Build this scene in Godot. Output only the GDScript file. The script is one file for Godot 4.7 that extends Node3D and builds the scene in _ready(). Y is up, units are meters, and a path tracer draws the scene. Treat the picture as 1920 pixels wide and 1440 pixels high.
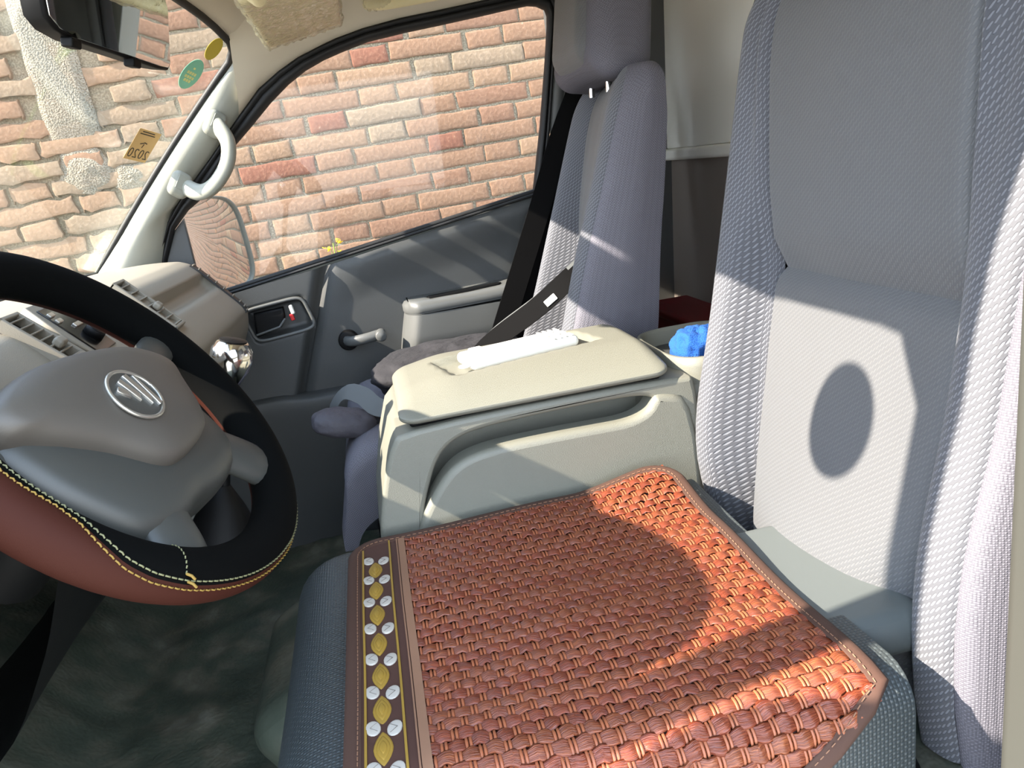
extends Node3D
# Interior of a delivery van seen from the open driver's door. x: towards the passenger side, y: up, z: towards the rear.

class Bend:
	func bend(o: Vector3) -> Vector3:
		return o

class HeadBend extends Bend:
	var sag := 0.0
	func bend(o: Vector3) -> Vector3:
		return Vector3(o.x * (1.0 - 0.10 * o.y / 0.1), o.y - sag * pow(o.x / 0.14, 2.0), o.z)

class TrayBend extends Bend:
	func bend(o: Vector3) -> Vector3:
		if o.y <= 0.0:
			return Vector3(o.x, o.y * 0.35, o.z)
		var q := Vector2(o.x - 0.022, o.z).rotated(0.20)
		var m := smoothstep(0.056, 0.048, absf(q.x)) * smoothstep(0.120, 0.112, absf(q.y))
		return o + Vector3(0, -0.011 * m - 0.010 * pow(clampf(o.x / 0.13, 0, 1), 4.0) - o.y * (1.0 - (1.0 - 0.86 * pow(clampf((-0.035 - o.x) / 0.101, 0, 1), 1.6)) * (1.0 - 0.40 * smoothstep(-0.10, -0.20, o.z))), 0)

class FilmBend extends Bend:
	var ns := FastNoiseLite.new()
	func bend(o: Vector3) -> Vector3:
		return o + Vector3(ns.get_noise_3d(o.x, o.y + 3, o.z) * 0.006, ns.get_noise_3d(o.x * 1.5, o.y, o.z * 3.0) * 0.005, ns.get_noise_3d(o.x, o.y + 9, o.z) * 0.006)

class Geo:
	var v := PackedVector3Array()
	var n := PackedVector3Array()
	var uv := PackedVector2Array()
	var ix := PackedInt32Array()

	func grid(rows: Array, wrap := false) -> void:
		var nr: int = rows.size()
		var nc: int = rows[0].size()
		var cc: int = nc + (1 if wrap else 0)
		var base: int = v.size()
		var mi: int = nr / 2
		var mj: int = nc / 2
		var us := PackedFloat32Array([0.0])
		for j in range(1, cc):
			us.append(us[j - 1] + rows[mi][j % nc].distance_to(rows[mi][j - 1]))
		var vv := 0.0
		for i in nr:
			if i > 0:
				vv += rows[i][mj].distance_to(rows[i - 1][mj])
			for j in cc:
				v.append(rows[i][j % nc])
				n.append(Vector3.ZERO)
				uv.append(Vector2(us[j], vv))
		for i in nr - 1:
			for j in cc - 1:
				var a := base + i * cc + j
				tri(a, a + 1, a + cc)
				tri(a + 1, a + cc + 1, a + cc)
		if wrap:
			for i in nr:
				var a := base + i * cc
				var s := n[a] + n[a + nc]
				n[a] = s
				n[a + nc] = s

	func tri(a: int, b: int, c: int) -> void:
		var f := (v[a] - v[c]).cross(v[a] - v[b])
		n[a] += f
		n[b] += f
		n[c] += f
		ix.append(a)
		ix.append(b)
		ix.append(c)

	func fan(ring: PackedVector3Array, centre: Vector3) -> void:
		var base := v.size()
		v.append(centre)
		n.append(Vector3.ZERO)
		uv.append(Vector2.ZERO)
		for p in ring:
			v.append(p)
			n.append(Vector3.ZERO)
			uv.append(Vector2(p.x - centre.x + p.z - centre.z, p.y - centre.y))
		for i in ring.size():
			tri(base, base + 1 + i, base + 1 + (i + 1) % ring.size())

	func quad(a: Vector3, b: Vector3, c: Vector3, d: Vector3) -> void:
		grid([PackedVector3Array([a, b]), PackedVector3Array([d, c])])

	func box(lo: Vector3, hi: Vector3) -> void:
		rbox(Transform3D(Basis(), (lo + hi) / 2), hi - lo, minf(0.004, (hi - lo)[(hi - lo).min_axis_index()] * 0.3), 1)

	func rbox(xf: Transform3D, size: Vector3, r: float, seg := 3, sub := 1, disp: Bend = null) -> void:
		var h := size / 2
		r = minf(r, minf(h.x, minf(h.y, h.z)) * 0.999)
		for ax in 3:
			var b1 := (ax + 1) % 3
			var b2 := (ax + 2) % 3
			var l1 := ticks(h[b1], r, seg, sub)
			var l2 := ticks(h[b2], r, seg, sub)
			for sg in [-1.0, 1.0]:
				var rows := []
				for p in l1:
					var row := PackedVector3Array()
					for q in l2:
						var pt := Vector3.ZERO
						pt[ax] = h[ax] * sg
						pt[b1] = p
						pt[b2] = q
						var inner := pt.clamp(-h + Vector3.ONE * r, h - Vector3.ONE * r)
						var o := inner + (pt - inner).normalized() * r
						if disp != null:
							o = disp.bend(o)
						row.append(xf * o)
					rows.append(row)
				if sg < 0:
					rows.reverse()
				grid(rows)

	func ticks(h: float, r: float, seg: int, sub: int) -> PackedFloat32Array:
		var o := PackedFloat32Array()
		for k in range(seg, 0, -1):
			o.append(-(h - r) - r * tan(PI / 4 * k / seg))
		for k in sub + 1:
			o.append(-(h - r) + 2 * (h - r) * k / sub)
		for k in range(1, seg + 1):
			o.append(h - r + r * tan(PI / 4 * k / seg))
		return o

	func tube(pts: Array, rad, sides := 10, closed := false, flat := Vector2.ONE, hint := Vector3.UP, hold := false) -> void:
		var m := pts.size()
		var rows := []
		var up := hint
		for i in m:
			var a: Vector3 = pts[(i - 1 + m) % m] if (closed or i > 0) else pts[i]
			var b: Vector3 = pts[(i + 1) % m] if (closed or i < m - 1) else pts[i]
			var d := (b - a).normalized()
			if absf(d.dot(up)) > 0.98 and i == 0:
				up = Vector3.RIGHT if absf(d.x) < 0.9 else Vector3.BACK
			if hold:
				up = hint
			up = (up - d * d.dot(up)).normalized()
			var sd := d.cross(up)
			var r: float = rad[i] if rad is Array or rad is PackedFloat32Array else rad
			var row := PackedVector3Array()
			for k in sides:
				var t := TAU * k / sides
				row.append(pts[i] + (sd * cos(t) * flat.x + up * sin(t) * flat.y) * r)
			rows.append(row)
		if closed:
			rows.append(rows[0])
		grid(rows, true)
		if not closed:
			fan(rows[0], pts[0])
			fan(rows[m - 1], pts[m - 1])

	func ribbon(pts: Array, nrms: Array, w: float, t: float) -> void:
		var c := [[], [], [], []]
		for i in pts.size():
			var a: Vector3 = pts[maxi(i - 1, 0)]
			var b: Vector3 = pts[mini(i + 1, pts.size() - 1)]
			var d := (b - a).normalized()
			var nn: Vector3 = nrms[mini(i, nrms.size() - 1)]
			nn = (nn - d * d.dot(nn)).normalized()
			var s := d.cross(nn)
			c[0].append(pts[i] + s * w / 2 + nn * t / 2)
			c[1].append(pts[i] - s * w / 2 + nn * t / 2)
			c[2].append(pts[i] - s * w / 2 - nn * t / 2)
			c[3].append(pts[i] + s * w / 2 - nn * t / 2)
		for k in 4:
			var rows := []
			for i in pts.size():
				rows.append(PackedVector3Array([c[k][i], c[(k + 1) % 4][i]]))
			grid(rows)
		var e := pts.size() - 1
		quad(c[0][0], c[1][0], c[2][0], c[3][0])
		quad(c[0][e], c[1][e], c[2][e], c[3][e])

	func level(poly: PackedVector2Array, inw: PackedVector2Array, xf: Transform3D, ins: float, h: float) -> PackedVector3Array:
		var row := PackedVector3Array()
		for i in poly.size():
			var p := poly[i] + inw[i] * ins
			row.append(xf * Vector3(p.x, p.y, h))
		return row

	# a flat outline given thickness; the upper rim is rounded by bevel
	func slab(poly: PackedVector2Array, xf: Transform3D, h0: float, h1: float, bevel := 0.003, seg := 3) -> void:
		if Geometry2D.is_polygon_clockwise(poly):
			poly.reverse()
		var m := poly.size()
		var inw := PackedVector2Array()
		for i in m:
			var d0 := (poly[i] - poly[(i - 1 + m) % m]).normalized()
			var d1 := (poly[(i + 1) % m] - poly[i]).normalized()
			var nn := (Vector2(-d0.y, d0.x) + Vector2(-d1.y, d1.x))
			inw.append(nn / maxf(nn.length_squared() * 0.5, 0.3))
		var rows := []
		rows.append(level(poly, inw, xf, 0.0, h0))
		rows.append(level(poly, inw, xf, 0.0, h1 - bevel))
		for k in range(1, seg + 1):
			var t := PI / 2 * k / seg
			rows.append(level(poly, inw, xf, bevel * (1 - cos(t)), h1 - bevel + bevel * sin(t)))
		grid(rows, true)
		for lv in [[bevel, h1], [0.0, h0]]:
			var ring: PackedVector3Array = level(poly, inw, xf, lv[0], lv[1])
			var base := v.size()
			for i in m:
				v.append(ring[i])
				n.append(Vector3.ZERO)
				uv.append(poly[i])
			var tr := Geometry2D.triangulate_polygon(poly)
			for i in range(0, tr.size(), 3):
				if lv[1] == h1:
					tri(base + tr[i], base + tr[i + 1], base + tr[i + 2])
				else:
					tri(base + tr[i], base + tr[i + 2], base + tr[i + 1])

	# a star-shaped outline drawn up to a domed top; prof holds [scale, height]
	func dome(poly: PackedVector2Array, c: Vector2, xf: Transform3D, prof: Array) -> void:
		var rows := []
		for pr in prof:
			var row := PackedVector3Array()
			for p in poly:
				var q: Vector2 = c + (p - c) * pr[0]
				row.append(xf * Vector3(q.x, q.y, pr[1]))
			rows.append(row)
		grid(rows, true)

	func lathe(prof: Array, xf: Transform3D, sides := 20) -> void:
		var rows := []
		for p in prof:
			var row := PackedVector3Array()
			for k in sides:
				var t := TAU * k / sides
				row.append(xf * Vector3(p[0] * cos(t), p[1], p[0] * sin(t)))
			rows.append(row)
		grid(rows, true)

	func mesh() -> ArrayMesh:
		var a := []
		a.resize(Mesh.ARRAY_MAX)
		var nn := PackedVector3Array()
		for q in n:
			nn.append(q.normalized() if q.length_squared() > 1e-24 else Vector3.UP)
		a[Mesh.ARRAY_VERTEX] = v
		a[Mesh.ARRAY_NORMAL] = nn
		a[Mesh.ARRAY_TEX_UV] = uv
		a[Mesh.ARRAY_INDEX] = ix
		var m := ArrayMesh.new()
		m.add_surface_from_arrays(Mesh.PRIMITIVE_TRIANGLES, a)
		return m

var M := {}
var T := {}
var used := {}

# ---------------------------------------------------------------- nodes
func numbered(called: String) -> String:
	if not used.has(called):
		used[called] = 0
		return called
	used[called] += 1
	return "%s_%03d" % [called, used[called]]

func thing(called: String, label: String, category: String, group := "", at := Vector3.ZERO) -> Node3D:
	var o := Node3D.new()
	o.name = numbered(called)
	o.position = at
	add_child(o)
	o.set_meta("label", label)
	o.set_meta("category", category)
	if group:
		o.set_meta("group", group)
	return o

func setting(called: String, label: String) -> Node3D:
	var o := Node3D.new()
	o.name = numbered(called)
	add_child(o)
	o.set_meta("kind", "structure")
	o.set_meta("label", label)
	return o

func part(parent: Node, called: String, g, mat: Material, label := "") -> MeshInstance3D:
	var o := MeshInstance3D.new()
	var nm := called
	var k := 0
	while parent.has_node(nm):
		k += 1
		nm = "%s_%03d" % [called, k]
	o.name = nm
	o.mesh = g.mesh() if g is Geo else g
	o.material_override = mat
	o.cast_shadow = GeometryInstance3D.SHADOW_CASTING_SETTING_ON
	parent.add_child(o)
	if label:
		o.set_meta("label", label)
	return o

# ---------------------------------------------------------------- small maths
func spl(pts: Array, n: int, closed := false) -> Array:
	var o := []
	var m := pts.size()
	var segs := m if closed else m - 1
	for i in n:
		var t := float(i) / (n if closed else n - 1) * segs
		var k := mini(int(t), segs - 1)
		var f := t - k
		var a = pts[(k - 1 + m) % m] if closed else pts[maxi(k - 1, 0)]
		var b = pts[k % m]
		var c = pts[(k + 1) % m] if closed else pts[mini(k + 1, m - 1)]
		var d = pts[(k + 2) % m] if closed else pts[mini(k + 2, m - 1)]
		o.append(b.cubic_interpolate(c, a, d, f))
	return o

func tab(t: Array, x: float) -> float:
	var s := 0.0
	for w in [-0.02, 0.0, 0.02]:
		s += lin(t, x + w)
	return s / 3.0

func lin(t: Array, x: float) -> float:
	if x <= t[0][0]:
		return t[0][1]
	for i in range(1, t.size()):
		if x <= t[i][0]:
			return lerpf(t[i - 1][1], t[i][1], (x - t[i - 1][0]) / (t[i][0] - t[i - 1][0]))
	return t[t.size() - 1][1]

func P2(a: Array) -> PackedVector2Array:
	var o := PackedVector2Array()
	for p in a:
		o.append(Vector2(p[0], p[1]))
	return o

func chaikin(a: Array) -> PackedVector2Array:
	var p := P2(a)
	for k in 2:
		var o := PackedVector2Array()
		for i in p.size():
			var b := p[(i + 1) % p.size()]
			if p[i].distance_to(b) < 0.004:
				o.append((p[i] + b) / 2)
			else:
				o.append(p[i].lerp(b, 0.25))
				o.append(p[i].lerp(b, 0.75))
		p = o
	return p

func smooth2(a: Array, n: int) -> PackedVector2Array:
	var q := []
	for p in a:
		q.append(Vector2(p[0], p[1]))
	return PackedVector2Array(spl(q, n, true))

# axes for outlines drawn in (z, y) on a plane across x, growing towards the driver
func side_frame(x: float) -> Transform3D:
	return Transform3D(Basis(Vector3(0, 0, 1), Vector3(0, 1, 0), Vector3(-1, 0, 0)), Vector3(x, 0, 0))

# ---------------------------------------------------------------- textures and materials
func tex(img: Image) -> ImageTexture:
	img.generate_mipmaps()
	return ImageTexture.create_from_image(img)

func noise_img(size: int, freq: float, type: int, seed_: int, oct := 3) -> Image:
	var f := FastNoiseLite.new()
	f.noise_type = type
	f.frequency = freq
	f.seed = seed_
	f.fractal_octaves = oct
	if type == FastNoiseLite.TYPE_CELLULAR:
		f.fractal_type = FastNoiseLite.FRACTAL_NONE
		f.cellular_return_type = FastNoiseLite.RETURN_DISTANCE
	return f.get_seamless_image(size, size)

func bump(img: Image, s: float) -> ImageTexture:
	var b: Image = img.duplicate()
	b.convert(Image.FORMAT_L8)
	b.bump_map_to_normal_map(s)
	return tex(b)

func ramp(img: Image, stops: Array) -> ImageTexture:
	var g := Gradient.new()
	var offs := PackedFloat32Array()
	var cols := PackedColorArray()
	for s in stops:
		offs.append(s[0])
		cols.append(s[1])
	g.offsets = offs
	g.colors = cols
	var o := Image.create(img.get_width(), img.get_height(), false, Image.FORMAT_RGB8)
	for y in img.get_height():
		for x in img.get_width():
			o.set_pixel(x, y, g.sample(img.get_pixel(x, y).r))
	return tex(o)

func mat(c: Color, rough := 0.6, metal := 0.0) -> StandardMaterial3D:
	var m := StandardMaterial3D.new()
	m.albedo_color = c
	m.roughness = rough
	m.metallic = metal
	return m

func tri(m: StandardMaterial3D, metres: float, world := true) -> StandardMaterial3D:
	m.uv1_triplanar = true
	m.uv1_world_triplanar = world
	m.uv1_scale = Vector3.ONE / metres
	return m

func grained(c: Color, rough: float, nt: Texture2D, scale: float, metres: float) -> StandardMaterial3D:
	var m := mat(c, rough)
	m.normal_enabled = true
	m.normal_texture = nt
	m.normal_scale = scale
	return tri(m, metres)

func mapped(m: StandardMaterial3D, metres: Vector2) -> StandardMaterial3D:
	m.uv1_scale = Vector3(1.0 / metres.x, 1.0 / metres.y, 1)
	return m

# woven cloth with slanting raised threads; one tile holds 4 x 6 threads
func dash_cloth(base: Color, thread: Color, amount: float, tile: Vector2, relief: float) -> StandardMaterial3D:
	var s := 192
	var hi := Image.create(s, s, false, Image.FORMAT_L8)
	var co := Image.create(s, s, false, Image.FORMAT_RGB8)
	var rng := RandomNumberGenerator.new()
	rng.seed = 5
	for y in s:
		for x in s:
			var gx := fposmod(x / 48.0, 4.0)
			var gy := y / 32.0
			var row := int(gx)
			var ly := fposmod(gy + 0.5 * (row % 2), 1.0) - 0.5
			var lx := gx - row - 0.5 - ly * 0.8
			var d := clampf(1.0 - pow(absf(lx) / 0.24, 2.0) - pow(absf(ly) / 0.44, 4.0), 0.0, 1.0)
			var weave := 0.5 + 0.5 * sin(x * TAU / 6.0) * sin(y * TAU / 6.0)
			var h := 0.25 * weave + 0.7 * sqrt(d)
			hi.set_pixel(x, y, Color(h, h, h))
			var k := clampf(d * 1.6, 0, 1) * amount
			var c := base.lerp(thread, k) * (0.86 + 0.14 * weave + rng.randf_range(-0.05, 0.05))
			co.set_pixel(x, y, c)
	var m := mat(Color.WHITE, 0.62)
	m.albedo_texture = tex(co)
	m.normal_enabled = true
	m.normal_texture = bump(hi, relief)
	m.normal_scale = 0.8
	m.rim_enabled = true
	m.rim = 0.35
	m.rim_tint = 0.6
	return mapped(m, tile)

func grid_cloth(base: Color, thread: Color, cells: int, metres: float, relief := 3.0, rough := 0.75) -> StandardMaterial3D:
	var s := 192
	var hi := Image.create(s, s, false, Image.FORMAT_L8)
	var co := Image.create(s, s, false, Image.FORMAT_RGB8)
	for y in s:
		for x in s:
			var a := sin(x * PI * cells / s)
			var b := sin(y * PI * cells / s)
			var odd := (int(x * cells / s) + int(y * cells / s)) % 2
			var h := absf(a * b) * (1.0 if odd == 0 else 0.55)
			hi.set_pixel(x, y, Color(h, h, h))
			co.set_pixel(x, y, base.lerp(thread, h * (1.0 if odd == 0 else 0.35)))
	var m := mat(Color.WHITE, rough)
	m.albedo_texture = tex(co)
	m.normal_enabled = true
	m.normal_texture = bump(hi, relief)
	return mapped(m, Vector2(metres, metres))

func make_materials() -> void:
	var cell := noise_img(384, 0.075, FastNoiseLite.TYPE_CELLULAR, 3)
	var fine := noise_img(384, 0.12, FastNoiseLite.TYPE_SIMPLEX_SMOOTH, 7, 2)
	var cloud := noise_img(384, 0.012, FastNoiseLite.TYPE_SIMPLEX_SMOOTH, 9, 5)
	var rough := noise_img(512, 0.03, FastNoiseLite.TYPE_SIMPLEX_SMOOTH, 4, 5)
	T.grain = bump(cell, 5.0)
	T.fine = bump(fine, 4.0)
	T.rough = bump(rough, 14.0)
	T.cloud = bump(cloud, 20.0)
	M.console = grained(Color(0.445, 0.442, 0.40), 0.5, T.grain, 0.5, 0.035)
	M.dash = grained(Color(0.495, 0.468, 0.415), 0.55, T.grain, 0.3, 0.03)
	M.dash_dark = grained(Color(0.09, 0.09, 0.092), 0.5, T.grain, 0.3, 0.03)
	M.handle = grained(Color(0.53, 0.53, 0.485), 0.42, T.fine, 0.10, 0.05)
	M.pillar = grained(Color(0.56, 0.56, 0.515), 0.27, T.fine, 0.10, 0.05)
	M.headliner = grained(Color(0.76, 0.72, 0.64), 0.85, T.fine, 0.5, 0.03)
	M.door = grained(Color(0.235, 0.242, 0.242), 0.48, T.grain, 0.4, 0.03)
	M.door_light = grained(Color(0.33, 0.335, 0.33), 0.45, T.grain, 0.3, 0.03)
	M.black = mat(Color(0.035, 0.035, 0.037), 0.55)
	M.black.metallic_specular = 0.3
	M.rubber = mat(Color(0.03, 0.03, 0.03), 0.6)
	M.belt = grained(Color(0.045, 0.043, 0.045), 0.9, T.fine, 0.5, 0.012)
	M.belt_grey = grained(Color(0.33, 0.34, 0.34), 0.7, T.fine, 0.5, 0.012)
	M.white = mat(Color(0.90, 0.90, 0.88), 0.35)
	M.chrome = mat(Color(0.82, 0.81, 0.79), 0.12, 1.0)
	M.silver = mat(Color(0.70, 0.69, 0.66), 0.28, 0.8)
	M.mirror = mat(Color(0.85, 0.87, 0.87), 0.02, 1.0)
	M.red = mat(Color(0.42, 0.04, 0.07), 0.45)
	M.red_bright = mat(Color(0.75, 0.10, 0.12), 0.4)
	M.partition_top = grained(Color(0.95, 0.94, 0.90), 0.5, T.fine, 0.08, 0.06)
	M.partition_low = grained(Color(0.50, 0.46, 0.43), 0.55, T.fine, 0.12, 0.06)
	M.floor = grained(Color(0.10, 0.115, 0.10), 0.75, T.fine, 0.2, 0.05)
	var fl := noise_img(512, 0.008, FastNoiseLite.TYPE_SIMPLEX_SMOOTH, 21, 5)
	M.floor.albedo_color = Color.WHITE
	M.floor.albedo_texture = ramp(fl, [[0.0, Color(0.20, 0.24, 0.20)], [0.45, Color(0.27, 0.30, 0.25)], [0.7, Color(0.36, 0.355, 0.30)], [1.0, Color(0.48, 0.48, 0.43)]])
	M.floor.uv1_scale = Vector3.ONE / 0.5
	M.body_paint = mat(Color(0.62, 0.62, 0.58), 0.35)
	M.post = mat(Color(0.22, 0.22, 0.20), 0.6)  # darker than the body paint, standing in for shade on the door post
	M.metal_dark = mat(Color(0.12, 0.12, 0.12), 0.4, 0.6)
	# seats
	M.seat_bolster = dash_cloth(Color(0.32, 0.325, 0.35), Color(0.54, 0.55, 0.58), 0.75, Vector2(0.019, 0.046), 7.0)
	M.seat_centre = dash_cloth(Color(0.35, 0.355, 0.365), Color(0.46, 0.46, 0.46), 0.45, Vector2(0.017, 0.042), 3.5)
	M.seat_side = tri(grid_cloth(Color(0.325, 0.32, 0.35), Color(0.50, 0.49, 0.53), 16, 0.035, 2.5), 0.035, false)
	M.seat_vinyl = grid_cloth(Color(0.215, 0.235, 0.24), Color(0.30, 0.325, 0.33), 12, 0.045, 3.0, 0.42)
	M.seat_vinyl_sun = grained(Color(0.36, 0.38, 0.375), 0.5, T.fine, 0.25, 0.03)  # cushion vinyl in a lighter grey, standing in for sunlight on it
	M.thread_dark = mat(Color(0.43, 0.40, 0.365), 0.8)
	# mat
	var streak := Image.create(128, 256, false, Image.FORMAT_RGB8)
	var sn := FastNoiseLite.new()
	sn.seed = 12
	sn.frequency = 0.05
	var bumps := Image.create(128, 256, false, Image.FORMAT_L8)
	for y in 256:
		for x in 128:
			var q := sn.get_noise_2d(x * 3.2, y * 0.22) * 0.5 + 0.5
			var r := sn.get_noise_2d(x * 0.7 + 90, y * 0.35) * 0.5 + 0.5
			var c := Color(0.37, 0.172, 0.115).lerp(Color(0.625, 0.365, 0.235), clampf(q * 2.2 - 0.6, 0, 1)).lerp(Color(0.47, 0.235, 0.18), r * 0.5)
			streak.set_pixel(x, y, c)
			bumps.set_pixel(x, y, Color(q, q, q))
	var st := tex(streak)
	var sb := bump(bumps, 5.0)
	M.strand = []
	for c in [Color(0.97, 0.97, 0.97), Color(0.95, 0.87, 0.85), Color(0.88, 0.80, 0.77), Color(0.95, 0.94, 0.87)]:
		var m := mat(c, 0.30)
		m.albedo_texture = st
		m.normal_enabled = true
		m.normal_texture = sb
		m.normal_scale = 1.3
		mapped(m, Vector2(0.02, 0.07))
		M.strand.append(m)
	M.warp = mat(Color(0.56, 0.315, 0.20), 0.45)
	M.binding = grained(Color(0.26, 0.165, 0.12), 0.85, T.fine, 0.7, 0.012)
	M.band = grained(Color(0.25, 0.14, 0.10), 0.8, T.fine, 0.5, 0.01)
	M.band_edge = grained(Color(0.50, 0.36, 0.27), 0.8, T.fine, 0.7, 0.008)
	M.gold = grained(Color(0.55, 0.43, 0.14), 0.6, T.fine, 0.8, 0.008)
	M.silver_thread = grained(Color(0.66, 0.63, 0.59), 0.6, T.fine, 0.8, 0.008)
	# wheel
	M.suede = grained(Color(0.012, 0.015, 0.015), 0.9, T.fine, 0.5, 0.012)
	M.suede.metallic_specular = 0.2
	M.belt.metallic_specular = 0.25
	M.leather = grained(Color(0.21, 0.105, 0.08), 0.62, T.grain, 0.35, 0.02)
	M.leather.metallic_specular = 0.2
	M.stitch = mat(Color(0.50, 0.40, 0.16), 0.7)
	M.stitch_grey = mat(Color(0.42, 0.42, 0.30), 0.6)
	M.hub = grained(Color(0.225, 0.23, 0.22), 0.42, T.fine, 0.25, 0.03)
	M.hub_cover = grained(Color(0.285, 0.27, 0.25), 0.5, T.fine, 0.35, 0.025)
	# outside
	M.brick = []
	var bt := []
	for pal in [[Color(0.415, 0.305, 0.225), Color(0.455, 0.345, 0.26), Color(0.50, 0.39, 0.305)], [Color(0.40, 0.285, 0.21), Color(0.44, 0.322, 0.243), Color(0.485, 0.365, 0.285)], [Color(0.445, 0.35, 0.265), Color(0.485, 0.385, 0.295), Color(0.53, 0.43, 0.345)], [Color(0.385, 0.24, 0.175), Color(0.43, 0.27, 0.20), Color(0.48, 0.33, 0.25)], [Color(0.425, 0.36, 0.285), Color(0.465, 0.395, 0.315), Color(0.52, 0.45, 0.37)]]:
		bt.append(ramp(rough, [[0.0, pal[0]], [0.3, pal[0].lerp(pal[1], 0.6)], [0.55, pal[1]], [0.85, pal[2]], [1.0, Color(0.60, 0.53, 0.45)]]))
	for t in bt:
		var m := mat(Color.WHITE, 0.92)
		m.albedo_texture = t
		m.normal_enabled = true
		m.normal_texture = T.rough
		m.normal_scale = 0.12
		M.brick.append(tri(m, 0.24, true))
	M.mortar = mat(Color.WHITE, 0.95)
	M.mortar.albedo_texture = ramp(rough, [[0.0, Color(0.35, 0.31, 0.25)], [0.5, Color(0.47, 0.425, 0.345)], [1.0, Color(0.60, 0.56, 0.48)]])
	M.mortar.normal_enabled = true
	M.mortar.normal_texture = T.rough
	M.mortar.normal_scale = 0.6
	tri(M.mortar, 0.12)
	M.concrete = mat(Color.WHITE, 0.95)
	var gr := noise_img(512, 0.08, FastNoiseLite.TYPE_SIMPLEX_SMOOTH, 31, 4)
	M.concrete.albedo_texture = ramp(gr, [[0.0, Color(0.30, 0.28, 0.235)], [0.45, Color(0.47, 0.44, 0.38)], [1.0, Color(0.68, 0.65, 0.58)]])
	M.concrete.normal_enabled = true
	M.concrete.normal_texture = bump(gr, 10.0)
	M.concrete.normal_scale = 1.8
	tri(M.concrete, 0.30)
	M.ground = mat(Color.WHITE, 0.95)
	M.ground.albedo_texture = ramp(rough, [[0.0, Color(0.54, 0.52, 0.48)], [0.5, Color(0.67, 0.65, 0.61)], [1.0, Color(0.77, 0.75, 0.71)]])
	tri(M.ground, 1.3)
	M.petal = mat(Color(0.93, 0.80, 0.10), 0.7)
	M.petal.backlight_enabled = true
	M.petal.backlight = Color(0.5, 0.4, 0.05)
	M.stem = mat(Color(0.38, 0.45, 0.14), 0.7)
	# glass
	M.glass = mat(Color(0.82, 0.86, 0.82, 0.045), 0.02)
	M.glass.transparency = BaseMaterial3D.TRANSPARENCY_ALPHA
	M.screen_glass = mat(Color(0.84, 0.86, 0.80, 0.17), 0.03)
	M.screen_glass.transparency = BaseMaterial3D.TRANSPARENCY_ALPHA
	M.film = grained(Color(0.86, 0.82, 0.66, 0.30), 0.16, T.cloud, 1.2, 0.12)
	M.film.transparency = BaseMaterial3D.TRANSPARENCY_ALPHA
	M.visor = grained(Color(0.82, 0.77, 0.60), 0.7, T.fine, 0.4, 0.03)
	M.sticker_green = mat(Color(0.50, 0.76, 0.65), 0.6)
	M.sticker_green.backlight_enabled = true
	M.sticker_green.backlight = Color(0.16, 0.30, 0.24)
	M.sticker_yellow = mat(Color(0.74, 0.66, 0.20), 0.6)
	M.sticker_yellow.backlight_enabled = true
	M.sticker_yellow.backlight = Color(0.26, 0.22, 0.06)
	M.sticker_orange = mat(Color(0.80, 0.66, 0.42), 0.6)
	M.sticker_orange.backlight_enabled = true
	M.sticker_orange.backlight = Color(0.24, 0.19, 0.11)
	M.print_pale = mat(Color(0.85, 0.85, 0.55), 0.6)
	M.print_dark = mat(Color(0.22, 0.17, 0.08), 0.6)
	M.cloth_blue = grained(Color(0.10, 0.32, 0.62), 0.95, T.rough, 1.8, 0.03)
	M.cloth_dark = grained(Color(0.125, 0.12, 0.135), 0.85, T.cloud, 0.35, 0.2)
	M.brake_boot = grained(Color(0.27, 0.26, 0.285), 0.7, T.cloud, 0.3, 0.1)

# ---------------------------------------------------------------- the place
func _ready() -> void:
	var cam := Camera3D.new()
	cam.name = "camera"
	add_child(cam)
	cam.transform = Transform3D(Basis(Vector3(-0.190656, -0.138670, 0.971813), Vector3(0.249825, 0.950523, 0.184645), Vector3(-0.949335, 0.277987, -0.146580)).orthonormalized(), Vector3(-1.135, 0.86, -0.5))
	cam.fov = 53.0
	cam.near = 0.02
	cam.current = true
	var env := Environment.new()
	env.background_mode = Environment.BG_SKY
	var sky := Sky.new()
	var sm := ProceduralSkyMaterial.new()
	sm.sky_top_color = Color(0.58, 0.66, 0.76)
	sm.sky_horizon_color = Color(0.88, 0.91, 0.94)
	sm.sky_curve = 0.30
	sm.ground_bottom_color = Color(0.45, 0.42, 0.36)
	sm.ground_horizon_color = Color(0.62, 0.60, 0.55)
	sm.sky_energy_multiplier = 2.5
	sky.sky_material = sm
	env.sky = sky
	env.tonemap_mode = Environment.TONE_MAPPER_LINEAR
	env.tonemap_exposure = 1.25
	env.sdfgi_enabled = true
	env.ssao_enabled = true
	env.ssil_enabled = true
	var we := WorldEnvironment.new()
	we.name = "environment"
	we.environment = env
	add_child(we)
	var sun := DirectionalLight3D.new()
	sun.name = "sun"
	add_child(sun)
	sun.look_at_from_position(Vector3.ZERO, Vector3(0.20, -0.74, 1.0), Vector3.UP)
	sun.light_color = Color(1.0, 0.955, 0.89)
	sun.light_energy = 6.5
	sun.light_angular_distance = 0.6
	sun.shadow_enabled = true

	make_materials()
	build_outside()
	build_shell()
	build_windows()
	build_pillars()
	build_door()
	build_dashboard()
	build_driver_seat()
	build_passenger_seat()
	build_console()
	build_wheel()
	build_mat()
	build_small_things()

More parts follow.
